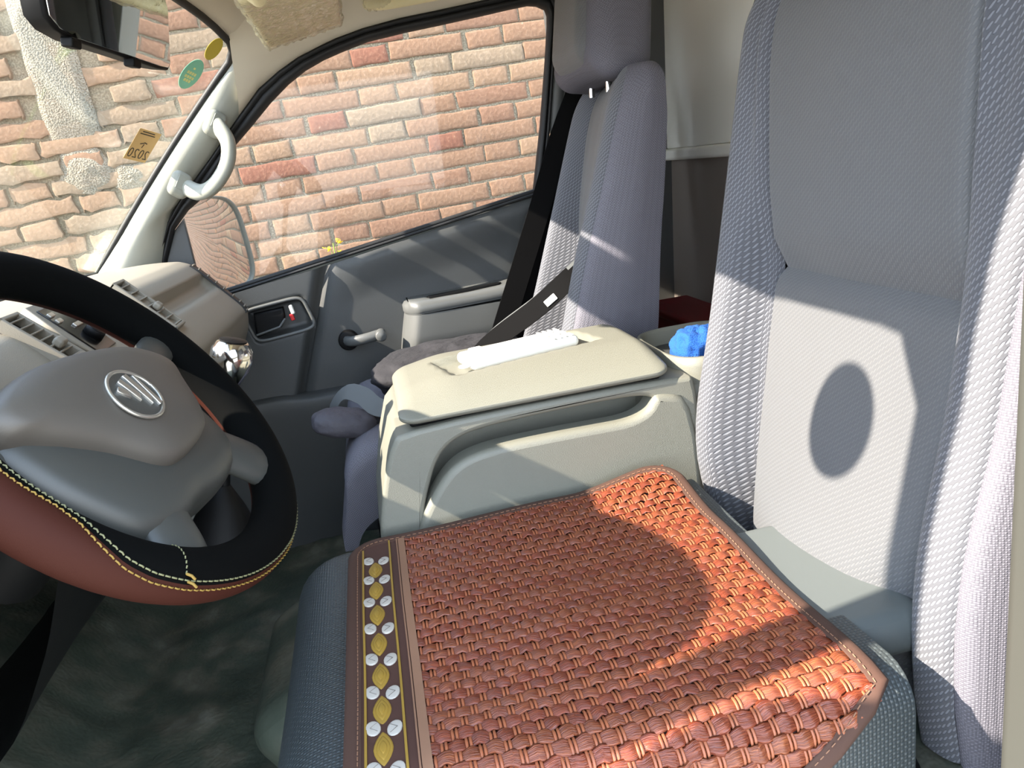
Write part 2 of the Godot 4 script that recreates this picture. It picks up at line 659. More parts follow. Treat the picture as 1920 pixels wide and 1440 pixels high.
# ---------------------------------------------------------------- outside
func brick_mesh(l: float, h: float, rough: float, seed_: int) -> ArrayMesh:
	var rng := RandomNumberGenerator.new()
	rng.seed = seed_
	var nx := 6 if l > 0.2 else 4
	var xs := [-l / 2, -l / 2 + 0.006]
	for k in range(1, nx):
		xs.append(-l / 2 + l * k / nx)
	xs.append_array([l / 2 - 0.006, l / 2])
	var ys := [-h / 2, -h / 2 + 0.006, 0.0, h / 2 - 0.006, h / 2]
	var g := Geo.new()
	var rows := []
	for j in ys.size():
		var row := PackedVector3Array()
		for i in xs.size():
			var edge: bool = i == 0 or j == 0 or i == xs.size() - 1 or j == ys.size() - 1
			var d := 0.0 if not edge else -0.0035
			d += rng.randf_range(-rough, rough) * (0.35 if edge else 0.10)
			row.append(Vector3(d - 0.0, ys[j] + (rng.randf_range(-rough, rough) if j in [0, 4] else 0.0), xs[i] + rng.randf_range(-rough, rough) * (1.0 if edge else 0.3)))
		rows.append(row)
	for j in rows.size():
		for i in rows[j].size():
			rows[j][i].x = -rows[j][i].x
	g.grid(rows)
	for e in [0, rows.size() - 1]:
		var back := PackedVector3Array()
		for p in rows[e]:
			back.append(Vector3(0.05, p.y, p.z))
		g.grid([rows[e], back])
	for e in [0, rows[0].size() - 1]:
		var a := PackedVector3Array()
		var b := PackedVector3Array()
		for row in rows:
			a.append(row[e])
			b.append(Vector3(0.05, row[e].y, row[e].z))
		g.grid([a, b])
	return g.mesh()

func build_outside() -> void:
	var rng := RandomNumberGenerator.new()
	rng.seed = 77
	var wall := setting("wall_outside", "weathered pale red brick wall beside the van, outside the window")
	wall.position = Vector3(1.6, 0.948, -0.184)
	wall.rotation.x = -0.030
	var fine_s := []
	var fine_h := []
	var rough_s := []
	var rough_h := []
	for k in 6:
		fine_s.append(brick_mesh(0.243, 0.0535, 0.0022, 100 + k))
		fine_h.append(brick_mesh(0.119, 0.0535, 0.0022, 200 + k))
		rough_s.append(brick_mesh(0.236, 0.050, 0.0065, 300 + k))
		rough_h.append(brick_mesh(0.112, 0.050, 0.0065, 400 + k))
	var all := []
	for c in range(-27, 25):
		var off := 0.0 if c % 2 == 0 else 0.189
		for k in range(-8, 20):
			var z0 := k * 0.378 + off + rng.randf_range(-0.006, 0.006)
			for b in 2:
				var z := z0 + (0.0 if b == 0 else 0.189)
				var wz := z - 0.184
				var wy := 0.948 + c * 0.0605
				if wz < -1.235 and wz > -1.42 and wy > 1.13:
					continue
				var dist := Vector2(maxf(0, absf(wz + 0.7) - 0.9), maxf(0, absf(wy - 1.02) - 0.45)).length()
				all.append({"c": c, "z": z, "b": b, "w": wz, "d": dist + absf(wz + 0.7) * 0.01})
	all.sort_custom(func(p, q): return p.d < q.d)
	var rest := []
	for i in all.size():
		var a = all[i]
		var left: bool = a.w < -1.12
		var k := rng.randi() % 6
		var me: ArrayMesh = ([fine_h, fine_s] if not left else [rough_h, rough_s])[a.b][k]
		var mi: int = [0, 0, 0, 0, 1, 1, 1, 2, 2, 0, 3, 4][rng.randi() % 12] if not left else [0, 2, 2, 2, 4, 4][rng.randi() % 6]
		if a.c == 0 and a.b == 0 and absf(a.z) < 0.02:
			mi = 3
		var pr := rng.randf_range(-0.0025, 0.0025) if not left else rng.randf_range(-0.006, 0.006)
		var tr := Transform3D(Basis(Vector3.RIGHT, rng.randf_range(-0.012, 0.012)), Vector3(pr - (0.004 if left else 0.0), a.c * 0.0605 + rng.randf_range(-0.0015, 0.0015), a.z))
		if i < 300:
			var o := part(wall, "brick", me, M.brick[mi])
			o.transform = tr
		else:
			rest.append([tr, me])
	var far_h := []
	var far_s := []
	for r in rest:
		(far_s if r[1] in fine_s or r[1] in rough_s else far_h).append(r[0])
	for f in [["far_header_bricks", far_h, fine_h[0]], ["far_stretcher_bricks", far_s, fine_s[0]]]:
		var q := MultiMesh.new()
		q.transform_format = MultiMesh.TRANSFORM_3D
		q.mesh = f[2]
		q.instance_count = f[1].size()
		for i in f[1].size():
			q.set_instance_transform(i, f[1][i])
		var mi := MultiMeshInstance3D.new()
		mi.name = f[0]
		mi.multimesh = q
		mi.material_override = M.brick[1]
		wall.add_child(mi)
		mi.set_meta("kind", "stuff")
	# mortar bed with its own uneven face: flush beside the window, raked out in front of the windscreen
	var ns := FastNoiseLite.new()
	ns.seed = 8
	ns.frequency = 18.0
	var g := Geo.new()
	var rows := []
	for j in 150:
		var row := PackedVector3Array()
		for i in 200:
			var z := lerpf(-3.0, 3.2, i / 199.0)
			var y := lerpf(-1.7, 1.5, j / 149.0)
			var deep := 0.010 * smoothstep(-0.92, -1.02, z)
			row.append(Vector3(0.0062 + deep + ns.get_noise_2d(z, y) * 0.0022, y, z))
		rows.append(row)
	g.grid(rows)
	part(wall, "mortar", g, M.mortar, "sandy grey mortar between the bricks")
	g = Geo.new()
	g.box(Vector3(0.02, -1.7, -3.0), Vector3(0.24, 1.5, 7.7))
	part(wall, "wall_core", g, M.mortar)
	# cast concrete post let into the wall
	g = Geo.new()
	rows = []
	for j in 40:
		var row := PackedVector3Array()
		var y := lerpf(0.19, 1.3, j / 39.0)
		for i in 14:
			var z := lerpf(-1.218, -1.062, i / 13.0)
			var e: float = maxf(0, absf(i - 6.5) - 5.2) * 0.012
			var lo: float = maxf(0, 2 - j) * 0.006
			row.append(Vector3(-0.012 + e + lo + 0.0, y, z + ns.get_noise_1d(y * 2 + 40) * 0.002))
		rows.append(row)
	g.grid(rows)
	part(wall, "concrete_post", g, M.concrete, "rough concrete post let into the brick wall")
	# mortar smeared over the bricks under the post
	for sp in [[-1.14, 0.10, 0.085, 0.075], [-1.01, 0.06, 0.06, 0.05], [-0.98, -0.04, 0.055, 0.05]]:
		g = Geo.new()
		rows = []
		for j in 16:
			var row := PackedVector3Array()
			for i in 24:
				var t := TAU * i / 24.0
				var r := j / 15.0
				var rr: float = r * (1.0 + 0.25 * ns.get_noise_2d(cos(t) * 0.05 + sp[0], sin(t) * 0.05))
				row.append(Vector3(0.004 - 0.014 * (1 - r * r) + ns.get_noise_2d(r * cos(t) * 0.1, sin(t) * r * 0.1 + sp[0]) * 0.004, sp[1] + sin(t) * rr * sp[3], sp[0] + cos(t) * rr * sp[2]))
			rows.append(row)
		g.grid(rows, true)
		part(wall, "mortar_smear", g, M.concrete)
	# ground of the yard
	var ground := setting("ground", "dusty pale ground of the yard round the van")
	g = Geo.new()
	g.box(Vector3(-9, -0.80, -9), Vector3(1.8, -0.72, 9))
	part(ground, "earth", g, M.ground)
	# yellow flowers between van and wall
	flower(Vector3(1.46, -0.72, -0.607), 1.40, 5, "yellow flowering weed rising above the window sill")
	flower(Vector3(1.50, -0.72, -0.72), 1.24, 3, "yellow flowering weed behind the side mirror")

func flower(at: Vector3, h: float, heads: int, label: String) -> void:
	var rng := RandomNumberGenerator.new()
	rng.seed = int(h * 100)
	var t := thing("flowering_weed", label, "flower", "", at)
	var g := Geo.new()
	var pts := []
	for k in 9:
		pts.append(Vector3(sin(k * 0.9) * 0.012, h * k / 8.0, cos(k * 1.3) * 0.012))
	g.tube(pts, 0.0022, 6)
	part(t, "stem", g, M.stem)
	for k in 7:
		g = Geo.new()
		var p: Vector3 = pts[2 + k % 6]
		var d := Vector3.RIGHT.rotated(Vector3.UP, k * 2.4)
		g.ribbon([p, p + d * 0.03 + Vector3(0, 0.02, 0), p + d * 0.06 + Vector3(0, 0.015, 0)], [Vector3.UP], 0.012, 0.0006)
		part(t, "leaf", g, M.stem)
	for k in heads:
		var top: Vector3 = pts[8] + Vector3(rng.randf_range(-0.02, 0.02), -0.018 * k, rng.randf_range(-0.022, 0.022))
		g = Geo.new()
		g.tube([pts[7 if k < 3 else 6], (pts[8] + top) / 2 + Vector3(0, -0.01, 0), top], 0.0012, 5)
		var hd := part(t, "flower_head", g, M.stem)
		for q in 9:
			var pg := Geo.new()
			var a := q * 0.7 * PI
			var o := top + Vector3(rng.randf_range(-0.008, 0.008), rng.randf_range(-0.008, 0.008), rng.randf_range(-0.008, 0.008))
			var d := Vector3(cos(a), 0.5, sin(a)).normalized()
			pg.ribbon([o, o + d * 0.006, o + d * 0.011], [Vector3.UP], 0.006, 0.0006)
			part(hd, "petal", pg, M.petal)

# ---------------------------------------------------------------- the van's shell
func build_shell() -> void:
	var fl := setting("floor", "dark greenish rubber mat on the cab floor, creased and dusty")
	var ns := FastNoiseLite.new()
	ns.seed = 3
	ns.frequency = 3.2
	var g := Geo.new()
	var rows := []
	for j in 70:
		var row := PackedVector3Array()
		for i in 90:
			var x := lerpf(-0.72, 0.78, i / 89.0)
			var z := lerpf(-1.35, -0.5, j / 69.0)
			var y := 0.012 * ns.get_noise_2d(x, z) + 0.010 * (1.0 - absf(ns.get_noise_2d(x * 1.7 + 5, z * 1.7))) + 0.20 * smoothstep(-1.05, -1.33, z)
			row.append(Vector3(x, y, z))
		rows.append(row)
	g.grid(rows)
	part(fl, "rubber_mat", g, M.floor)
	g = Geo.new()
	g.box(Vector3(-0.74, -0.06, -1.36), Vector3(0.80, -0.012, 0.26))
	part(fl, "floor_pan", g, M.metal_dark)
	# engine cover under the seats
	g = Geo.new()
	g.rbox(Transform3D(Basis(), Vector3(0.0, 0.12, -0.16)), Vector3(1.36, 0.25, 0.76), 0.06, 4)
	part(fl, "engine_cover", g, M.floor)
	g = Geo.new()
	g.rbox(Transform3D(Basis(Vector3.RIGHT, -0.5), Vector3(0.0, 0.10, -0.66)), Vector3(0.34, 0.20, 0.24), 0.05, 4)
	part(fl, "tunnel_cover", g, M.floor)
	# front bulkhead under the windscreen
	var wf := setting("wall_front", "dark bulkhead below the windscreen")
	g = Geo.new()
	g.box(Vector3(-0.74, -0.06, -1.40), Vector3(0.80, 0.70, -1.34))
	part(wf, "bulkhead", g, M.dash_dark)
	g = Geo.new()
	rows = []
	for k in 13:
		var a := lerpf(-1, 1, k / 12.0)
		var b := screen_bottom(a)
		rows.append(PackedVector3Array([b + Vector3(0, 0.004, 0.004), b + Vector3(0, -0.03, -0.05), Vector3(b.x * 1.1, 0.69, -1.38)]))
	g.grid(rows)
	part(wf, "cowl", g, M.black)
	# partition behind the seats
	var wr := setting("wall_rear", "partition behind the seats, cream above and brown below")
	g = Geo.new()
	g.box(Vector3(-0.74, 0.83, 0.235), Vector3(0.80, 1.42, 0.27))
	part(wr, "upper_panel", g, M.partition_top, "cream upper panel")
	g = Geo.new()
	g.rbox(Transform3D(Basis(), Vector3(0.03, 0.817, 0.238)), Vector3(1.54, 0.026, 0.03), 0.008, 3)
	part(wr, "rail", g, M.partition_top, "cream rail")
	g = Geo.new()
	g.box(Vector3(-0.74, -0.06, 0.245), Vector3(0.80, 0.805, 0.28))
	part(wr, "lower_panel", g, M.partition_low, "brown lower panel")
	# roof with the header above the windscreen
	var ce := setting("ceiling", "beige headliner with the trim above the windscreen")
	g = Geo.new()
	rows = []
	for k in 25:
		var a := lerpf(-1, 1, k / 24.0)
		var e := screen_top(a) + Vector3(0, 0.004, 0.006)
		var drop := 0.10 * pow(absf(a), 6.0)
		var row := [e, e + Vector3(0, 0.012, 0.03), e + Vector3(0, 0.05, 0.085), Vector3(e.x * 1.02, lerpf(e.y + 0.09, 1.33 - drop, 0.5), -0.54), Vector3(e.x * 1.03, 1.35 - drop, -0.42), Vector3(e.x * 1.03, 1.37 - drop, -0.1), Vector3(e.x * 1.03, 1.37 - drop, 0.25)]
		rows.append(PackedVector3Array(spl(row, 30)))
	g.grid(rows)
	part(ce, "headliner", g, M.headliner)
	g = Geo.new()
	rows = []
	for k in 13:
		var a := lerpf(-1, 1, k / 12.0)
		var e := screen_top(a)
		rows.append(PackedVector3Array([e + Vector3(0, 0.006, -0.002), e + Vector3(0, 0.05, 0.02), Vector3(e.x * 1.18, 1.43 - 0.12 * pow(absf(a), 4.0), -0.42), Vector3(e.x * 1.2, 1.45 - 0.12 * pow(absf(a), 4.0), 0.30)]))
	g.grid(rows)
	part(ce, "roof_skin", g, M.body_paint)
	# driver's doorway: sill, post behind the seat, rail above
	var tr := setting("trim_1", "painted door post beside the driver seat, darkened to stand in for shade")
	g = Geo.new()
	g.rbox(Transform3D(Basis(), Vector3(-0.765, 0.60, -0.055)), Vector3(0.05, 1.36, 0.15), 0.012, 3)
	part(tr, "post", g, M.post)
	g = Geo.new()
	g.rbox(Transform3D(Basis(), Vector3(-0.745, -0.05, -0.6)), Vector3(0.09, 0.10, 1.3), 0.02, 3)
	part(tr, "sill", g, M.body_paint)
	g = Geo.new()
	g.box(Vector3(-0.79, -0.10, 0.0), Vector3(-0.74, 1.36, 0.30))
	part(tr, "side_panel", g, M.body_paint)
	g = Geo.new()
	g.box(Vector3(-0.79, -0.10, -1.40), Vector3(-0.74, 0.70, -1.02))
	part(tr, "front_panel", g, M.door)

func screen_bottom(a: float) -> Vector3:
	return Vector3(0.72 * a, 0.743, -1.098 - 0.075 * (1 - a * a))

func screen_top(a: float) -> Vector3:
	return Vector3(0.652 * a, 1.150 + 0.050 * (1 - pow(absf(a), 6.0)), -0.692 - 0.075 * (1 - a * a))

func screen_at(a: float, t: float) -> Vector3:
	var p := screen_bottom(a).lerp(screen_top(a), t)
	return p + Vector3(0, 0.35, -0.35).normalized() * 0.05 * sin(PI * t) * (1 - a * a * 0.85)

func pane_x(y: float) -> float:
	return 0.74 - (y - 0.7) * 0.15

func win(y: float, z: float, off := 0.0) -> Vector3:
	return Vector3(pane_x(y) + off, y, z)

const INNER := [[0.778, -0.093], [0.919, -0.062], [1.048, -0.038], [1.128, -0.025], [1.150, -0.023], [1.163, -0.027], [1.172, -0.045], [1.175, -0.065], [1.172, -0.105], [1.166, -0.166], [1.157, -0.266], [1.151, -0.340], [1.142, -0.422], [1.128, -0.482], [1.117, -0.522], [1.101, -0.564], [1.078, -0.606], [1.047, -0.650], [1.002, -0.705], [0.974, -0.741], [0.924, -0.791], [0.869, -0.846], [0.850, -0.878], [0.814, -0.917], [0.748, -0.949], [0.66, -0.96]]
const OUTER := [[0.767, -0.071], [0.916, -0.041], [1.037, -0.021], [1.126, -0.003], [1.163, -0.001], [1.188, -0.009], [1.199, -0.030], [1.201, -0.045], [1.197, -0.102], [1.193, -0.162], [1.184, -0.262], [1.177, -0.350], [1.166, -0.430], [1.153, -0.490], [1.142, -0.526], [1.126, -0.574], [1.104, -0.620], [1.075, -0.668], [1.028, -0.720], [0.992, -0.758], [0.950, -0.802], [0.902, -0.856], [0.872, -0.888], [0.832, -0.923], [0.760, -0.968], [0.66, -0.985]]

func sill_y(z: float) -> float:
	return 0.778 + (z + 0.093) * 0.157

# ---------------------------------------------------------------- windows
func build_windows() -> void:
	var w1 := setting("window_1", "passenger door window with black rubber frame")
	var g := Geo.new()
	var rows := []
	for i in INNER.size():
		var a := win(INNER[i][0], INNER[i][1], 0.012)
		var b := win(INNER[i][0], INNER[i][1], -0.004)
		var c := win(OUTER[i][0], OUTER[i][1], -0.010)
		var d := win(OUTER[i][0], OUTER[i][1], -0.004)
		rows.append(PackedVector3Array([a, b, b.lerp(c, 0.25) + Vector3(-0.006, 0, 0), b.lerp(c, 0.55) + Vector3(-0.004, 0, 0), b.lerp(c, 0.62) + Vector3(0.004, 0, 0), b.lerp(c, 0.72) + Vector3(-0.008, 0, 0), c, d, d + Vector3(0.04, 0, 0)]))
	g.grid(rows)
	part(w1, "rubber_frame", g, M.rubber)
	var poly := PackedVector2Array()
	for i in INNER.size():
		var q := Vector2(INNER[i][1], INNER[i][0])
		poly.append(q)
	poly.append(Vector2(-0.96, 0.60))
	poly.append(Vector2(-0.093, 0.74))
	g = Geo.new()
	var base := Transform3D(Basis(Vector3(0, 0, 1), Vector3(-0.15, 1, 0), Vector3(-1, -0.15, 0)), Vector3(0.74 + 0.105 + 0.010, 0, 0))
	var tri_ := Geometry2D.triangulate_polygon(poly)
	for p in poly:
		g.v.append(base * Vector3(p.x, p.y, 0))
		g.n.append(Vector3.ZERO)
		g.uv.append(p)
	for i in range(0, tri_.size(), 3):
		g.tri(tri_[i], tri_[i + 1], tri_[i + 2])
	part(w1, "pane", g, M.glass)
	# dark corner piece in front of the pane, carrying the side mirror
	g = Geo.new()
	g.slab(P2([[-0.962, 0.66], [-0.952, 0.75], [-0.918, 0.812], [-0.893, 0.835], [-0.893, 0.66]]), side_frame(0.742), 0.0, 0.012, 0.003)
	part(w1, "corner_piece", g, M.door)
	var w2 := setting("window_2", "dusty windscreen with black seal")
	g = Geo.new()
	rows = []
	for j in 17:
		var row := PackedVector3Array()
		for i in 31:
			row.append(screen_at(lerpf(-1, 1, i / 30.0), j / 16.0))
		rows.append(row)
	g.grid(rows)
	part(w2, "pane", g, M.screen_glass)
	g = Geo.new()
	var loop := []
	for k in 17:
		loop.append(screen_at(1.0, k / 16.0 * 0.95))
	loop.append(screen_at(0.985, 0.985))
	for k in 21:
		loop.append(screen_at(lerpf(0.95, -0.95, k / 20.0), 1.0))
	loop.append(screen_at(-0.985, 0.985))
	for k in 17:
		loop.append(screen_at(-1.0, 0.95 - k / 16.0 * 0.95))
	for k in 11:
		loop.append(screen_at(lerpf(-0.95, 0.95, k / 10.0), 0.0))
	g.tube(loop, 0.0075, 8, true)
	part(w2, "seal", g, M.rubber)

# ---------------------------------------------------------------- pillars
func build_pillars() -> void:
	for sd in [1.0, -1.0]:
		var t := setting("trim_2" if sd > 0 else "trim_3", "satin grey windscreen pillar trim on the passenger side" if sd > 0 else "satin grey windscreen pillar trim on the driver's side")
		var wp := []
		for k in 9:
			wp.append(screen_at(1.0, [0.0, 0.13, 0.26, 0.40, 0.54, 0.68, 0.80, 0.90, 0.97][k]) + Vector3(-0.004, 0, 0.008))
		var dp := []
		for i in [24, 23, 22, 21, 20, 19, 18, 17, 15]:
			dp.append(win(OUTER[i][0], OUTER[i][1], -0.008) + (Vector3(0, 0.035, -0.035) if sd < 0 else Vector3.ZERO))
		wp[0] += Vector3(0, -0.06, -0.06)
		dp[0] += Vector3(0, -0.06, -0.01)
		wp = spl(wp, 30)
		dp = spl(dp, 30)
		var g := Geo.new()
		var rows := []
		for k in 30:
			var a: Vector3 = wp[k]
			var b: Vector3 = dp[k]
			var wd := a.distance_to(b)
			var along: Vector3 = (wp[mini(k + 1, 29)] - wp[maxi(k - 1, 0)]).normalized()
			var outn := (b - a).cross(along).normalized()
			if outn.x > 0:
				outn = -outn
			var row := []
			for j in 15:
				var u := j / 14.0
				row.append(a.lerp(b, u) + outn * (wd * 0.30 * pow(sin(PI * pow(u, 0.75)), 0.7) * (1.0 - 0.85 * smoothstep(20.0, 28.0, k))))
			row[0] = a + Vector3(0.004, 0, -0.006)
			var pr := PackedVector3Array()
			for p in row:
				pr.append(Vector3(p.x * sd, p.y, p.z))
			rows.append(pr)
		g.grid(rows)
		part(t, "pillar_cover", g, M.pillar)
		# outer skin, so that the pillar has its thickness
		g = Geo.new()
		rows = []
		for k in 30:
			var a: Vector3 = wp[k] + Vector3(0.0, 0.0, -0.012)
			var b: Vector3 = dp[k] + Vector3(0.04, 0, 0)
			var m := (a + b) / 2 + Vector3(0.035, 0.01, -0.025)
			var pr := PackedVector3Array()
			for p in [a, m, b]:
				pr.append(Vector3(p.x * sd, p.y, p.z))
			rows.append(pr)
		g.grid(rows)
		part(t, "outer_skin", g, M.body_paint)
		# rail from the pillar back along the door top up to the headliner
		g = Geo.new()
		rows = []
		var idx := [18, 17, 16, 15, 14, 13, 12, 11, 10, 9, 8, 7, 6, 5]
		for q in idx.size():
			var i: int = idx[q]
			var a := win(OUTER[i][0], OUTER[i][1], -0.006) + (Vector3(0, 0.045, -0.02) if sd < 0 else Vector3.ZERO)
			var f := q / float(idx.size() - 1)
			var row := [a, a + Vector3(-0.012, 0.006, 0.002), a + Vector3(-0.035, 0.035, 0.01), Vector3(0.59, maxf(a.y + 0.07, 1.20), a.z + 0.03), Vector3(0.55, maxf(a.y + 0.10, 1.265), maxf(a.z + 0.05, -0.66))]
			var pr := PackedVector3Array()
			for p in spl(row, 12):
				pr.append(Vector3(p.x * sd, p.y, p.z))
			rows.append(pr)
		var lastr: PackedVector3Array = rows[rows.size() - 1]
		var tail := PackedVector3Array()
		for p in lastr:
			tail.append(Vector3(p.x, p.y, 0.25))
		rows.append(tail)
		g.grid(rows)
		part(t, "side_rail", g, M.headliner)
		# outer roof edge above the door
		g = Geo.new()
		rows = []
		for q in idx.size():
			var i: int = idx[q]
			var a := win(OUTER[i][0], OUTER[i][1], 0.03) + (Vector3(0, 0.045, -0.02) if sd < 0 else Vector3.ZERO)
			var pr := PackedVector3Array()
			for p in [a, a + Vector3(0.005, 0.05, 0), Vector3(0.60, 1.40, maxf(a.z + 0.02, -0.62))]:
				pr.append(Vector3(p.x * sd, p.y, p.z))
			rows.append(pr)
		var laste: PackedVector3Array = rows[rows.size() - 1]
		var taile := PackedVector3Array()
		for p in laste:
			taile.append(Vector3(p.x, p.y, 0.30))
		rows.append(taile)
		g.grid(rows)
		part(t, "roof_edge", g, M.body_paint)
	# post behind the passenger door
	var t4 := setting("trim_4", "grey trim of the post behind the passenger door")
	var g4 := Geo.new()
	var rows4 := []
	for i in 8:
		var o := win(OUTER[i][0], OUTER[i][1], -0.006)
		if i == 0:
			o = win(0.30, -0.06, -0.006)
		var y := o.y
		rows4.append(PackedVector3Array([o, o + Vector3(-0.010, 0, 0.006), o + Vector3(-0.012, 0, 0.024), o + Vector3(-0.002, 0, 0.030), o + Vector3(-0.022, 0, 0.040), o + Vector3(-0.03, 0, 0.10), Vector3(o.x - 0.03, y, 0.25)]))
	g4.grid(rows4)
	part(t4, "post_cover", g4, M.door_light)
	g4 = Geo.new()
	g4.box(Vector3(0.745, -0.10, 0.0), Vector3(0.80, 1.25, 0.30))
	part(t4, "outer_panel", g4, M.body_paint)
	g4 = Geo.new()
	g4.box(Vector3(0.76, -0.10, -1.40), Vector3(0.80, 0.66, -0.90))
	part(t4, "front_panel", g4, M.body_paint)

# ---------------------------------------------------------------- passenger door
func seam_z(y: float) -> float:
	return -0.612 + (y - 0.669) * 0.384

func build_door() -> void:
	var d := setting("door_1", "dark grey passenger door with armrest and window crank")
	var g := Geo.new()
	var rows := []
	for j in 30:
		var row := PackedVector3Array()
		for i in 50:
			var zz := lerpf(seam_z(0.5), 0.01, i / 49.0)
			var y := lerpf(0.36, sill_y(zz) - 0.004, j / 29.0)
			var z := lerpf(seam_z(y), 0.01, i / 49.0)
			var e := exp(-pow((z - seam_z(y)) / 0.012, 2.0)) * 0.012
			row.append(Vector3(0.722 + e - 0.012 * smoothstep(0.0, 0.03, sill_y(z) - y) * smoothstep(0.12, 0.02, sill_y(z) - y) * smoothstep(0.0, 0.10, z - seam_z(y)), y, z))
		rows.append(row)
	g.grid(rows)
	part(d, "rear_panel", g, M.door)
	g = Geo.new()
	rows = []
	for j in 60:
		var row := PackedVector3Array()
		for i in 60:
			var f := i / 59.0
			var z0 := lerpf(-1.0, seam_z(0.53), f)
			var y := lerpf(0.30, sill_y(z0) - 0.004, j / 59.0)
			var z := lerpf(-1.0, seam_z(y), f)
			var u := z + 0.735
			var w := y - 0.580 - u * 0.10
			var dip := smoothstep(0.072, 0.060, absf(u + w * 0.25)) * smoothstep(0.042, 0.031, absf(w))
			row.append(Vector3(0.704 + 0.030 * dip + 0.022 * pow(smoothstep(0.90, 1.0, f), 2.0), y, z))
		rows.append(row)
	g.grid(rows)
	part(d, "front_panel", g, M.door)
	# inner handle in its recess
	var loop := []
	for k in 40:
		var t := TAU * k / 40.0
		var cu := signf(cos(t)) * pow(absf(cos(t)), 0.35) * 0.070
		var cw := signf(sin(t)) * pow(absf(sin(t)), 0.35) * 0.040
		var z := -0.735 + cu - cw * 0.25
		loop.append(Vector3(0.7035, 0.580 + cw + (z + 0.735) * 0.10, z))
	g = Geo.new()
	g.tube(loop, 0.0042, 8, true)
	part(d, "handle_surround", g, M.door_light)
	g = Geo.new()
	g.slab(P2([[-0.795, 0.545], [-0.735, 0.560], [-0.722, 0.582], [-0.722, 0.606], [-0.79, 0.602]]), side_frame(0.722), 0.0, 0.016, 0.005)
	var ih := part(d, "inner_handle", g, M.black)
	g = Geo.new()
	g.tube([Vector3(0.704, 0.552, -0.793), Vector3(0.703, 0.563, -0.738), Vector3(0.703, 0.580, -0.722)], 0.0028, 8)
	part(ih, "pull_edge", g, M.door_light)
	g = Geo.new()
	g.rbox(Transform3D(Basis(Vector3.RIGHT, -0.15), Vector3(0.708, 0.598, -0.703)), Vector3(0.014, 0.022, 0.009), 0.003)
	var lk := part(d, "lock_slider", g, M.white, "white lock slider over a red mark")
	g = Geo.new()
	g.rbox(Transform3D(Basis(Vector3.RIGHT, -0.15), Vector3(0.709, 0.580, -0.706)), Vector3(0.010, 0.016, 0.009), 0.002)
	part(lk, "red_mark", g, M.red_bright)
	# window seal along the sill
	for q in [[0.0, 0.006, 0.0], [-0.012, 0.0035, -0.006]]:
		var pts := []
		for k in 12:
			var z := lerpf(-0.95, -0.03, k / 11.0)
			pts.append(Vector3(pane_x(sill_y(z)) + q[0] - 0.006, sill_y(z) + q[2], z))
		g = Geo.new()
		g.tube(pts, q[1], 8)
		part(d, "sill_seal", g, M.rubber)
	# lower part with its ledge
	g = Geo.new()
	rows = []
	for i in 40:
		var z := lerpf(-1.0, 0.02, i / 39.0)
		var lift := 0.010 * smoothstep(-0.70, -0.78, z)
		var row := [Vector3(0.735, 0.392 + lift, z), Vector3(0.712, 0.392 + lift, z), Vector3(0.694, 0.386 + lift, z), Vector3(0.686, 0.370 + lift, z), Vector3(0.688, 0.30, z), Vector3(0.70, 0.0, z)]
		rows.append(PackedVector3Array(spl(row, 20)))
	g.grid(rows)
	part(d, "lower_panel", g, M.door)
	# armrest
	var arm := []
	rows = []
	for j in 16:
		var f := j / 15.0
		var y := lerpf(0.36, 0.545, f)
		var zf := lerpf(-0.505, -0.452, f) + 0.02 * pow(1 - f, 3.0)
		var xi := lerpf(0.688, 0.640, smoothstep(0.0, 0.7, f))
		var row := [Vector3(0.73, y, zf + 0.004), Vector3(lerpf(0.73, xi, 0.55), y, zf + 0.006), Vector3(xi + 0.006, y, zf + 0.028), Vector3(xi, y, zf + 0.06), Vector3(xi, y, -0.30), Vector3(xi, y, -0.15), Vector3(xi + 0.01, y, 0.0)]
		rows.append(PackedVector3Array(spl(row, 26)))
	g = Geo.new()
	g.grid(rows)
	arm = rows[15]
	var ar := part(d, "armrest", g, M.door_light)
	g = Geo.new()
	rows = []
	for q in [[0.0, 0.0], [0.0, 0.003], [-0.003, 0.006], [-0.003, 0.018], [0.004, 0.028], [0.018, 0.033], [0.09, 0.033]]:
		var row := PackedVector3Array()
		for i in 26:
			var p: Vector3 = arm[i]
			var x := minf(p.x + q[0], 0.735)
			var slot := 0.014 * smoothstep(0.655, 0.662, x) * smoothstep(0.690, 0.683, x) * smoothstep(-0.40, -0.38, p.z) * smoothstep(-0.20, -0.22, p.z)
			row.append(Vector3(x, p.y + q[1] + 0.025 * (p.z + 0.45) - slot, p.z + (q[0] * 0.7 if i < 6 else 0.0)))
		rows.append(row)
	g.grid(rows)
	part(ar, "cap", g, M.door_light)
	g = Geo.new()
	g.slab(P2([[-0.392, 0.0], [-0.385, 0.012], [-0.22, 0.012], [-0.212, 0.0], [-0.22, -0.012], [-0.385, -0.012]]), Transform3D(Basis(Vector3(0, 0.025, 1).normalized(), Vector3(1, 0, 0), Vector3(0, 1, -0.025).normalized()), Vector3(0.672, 0.5895, 0.0)), -0.004, 0.0005, 0.0003)
	part(ar, "pull_slot", g, M.black, "dark pull slot in the top")
	# crank
	var hub := Vector3(0.71, 0.503, -0.590)
	var cx := Transform3D(Basis(Vector3(0, 1, 0), Vector3(-1, 0, 0), Vector3(0, 0, 1)), hub)
	g = Geo.new()
	g.lathe([[0.0, -0.01], [0.024, -0.01], [0.024, 0.006], [0.021, 0.010], [0.0, 0.010]], cx, 24)
	var cr := part(d, "window_crank", g, M.black)
	g = Geo.new()
	var kn := hub + Vector3(-0.045, 0.008, 0.078)
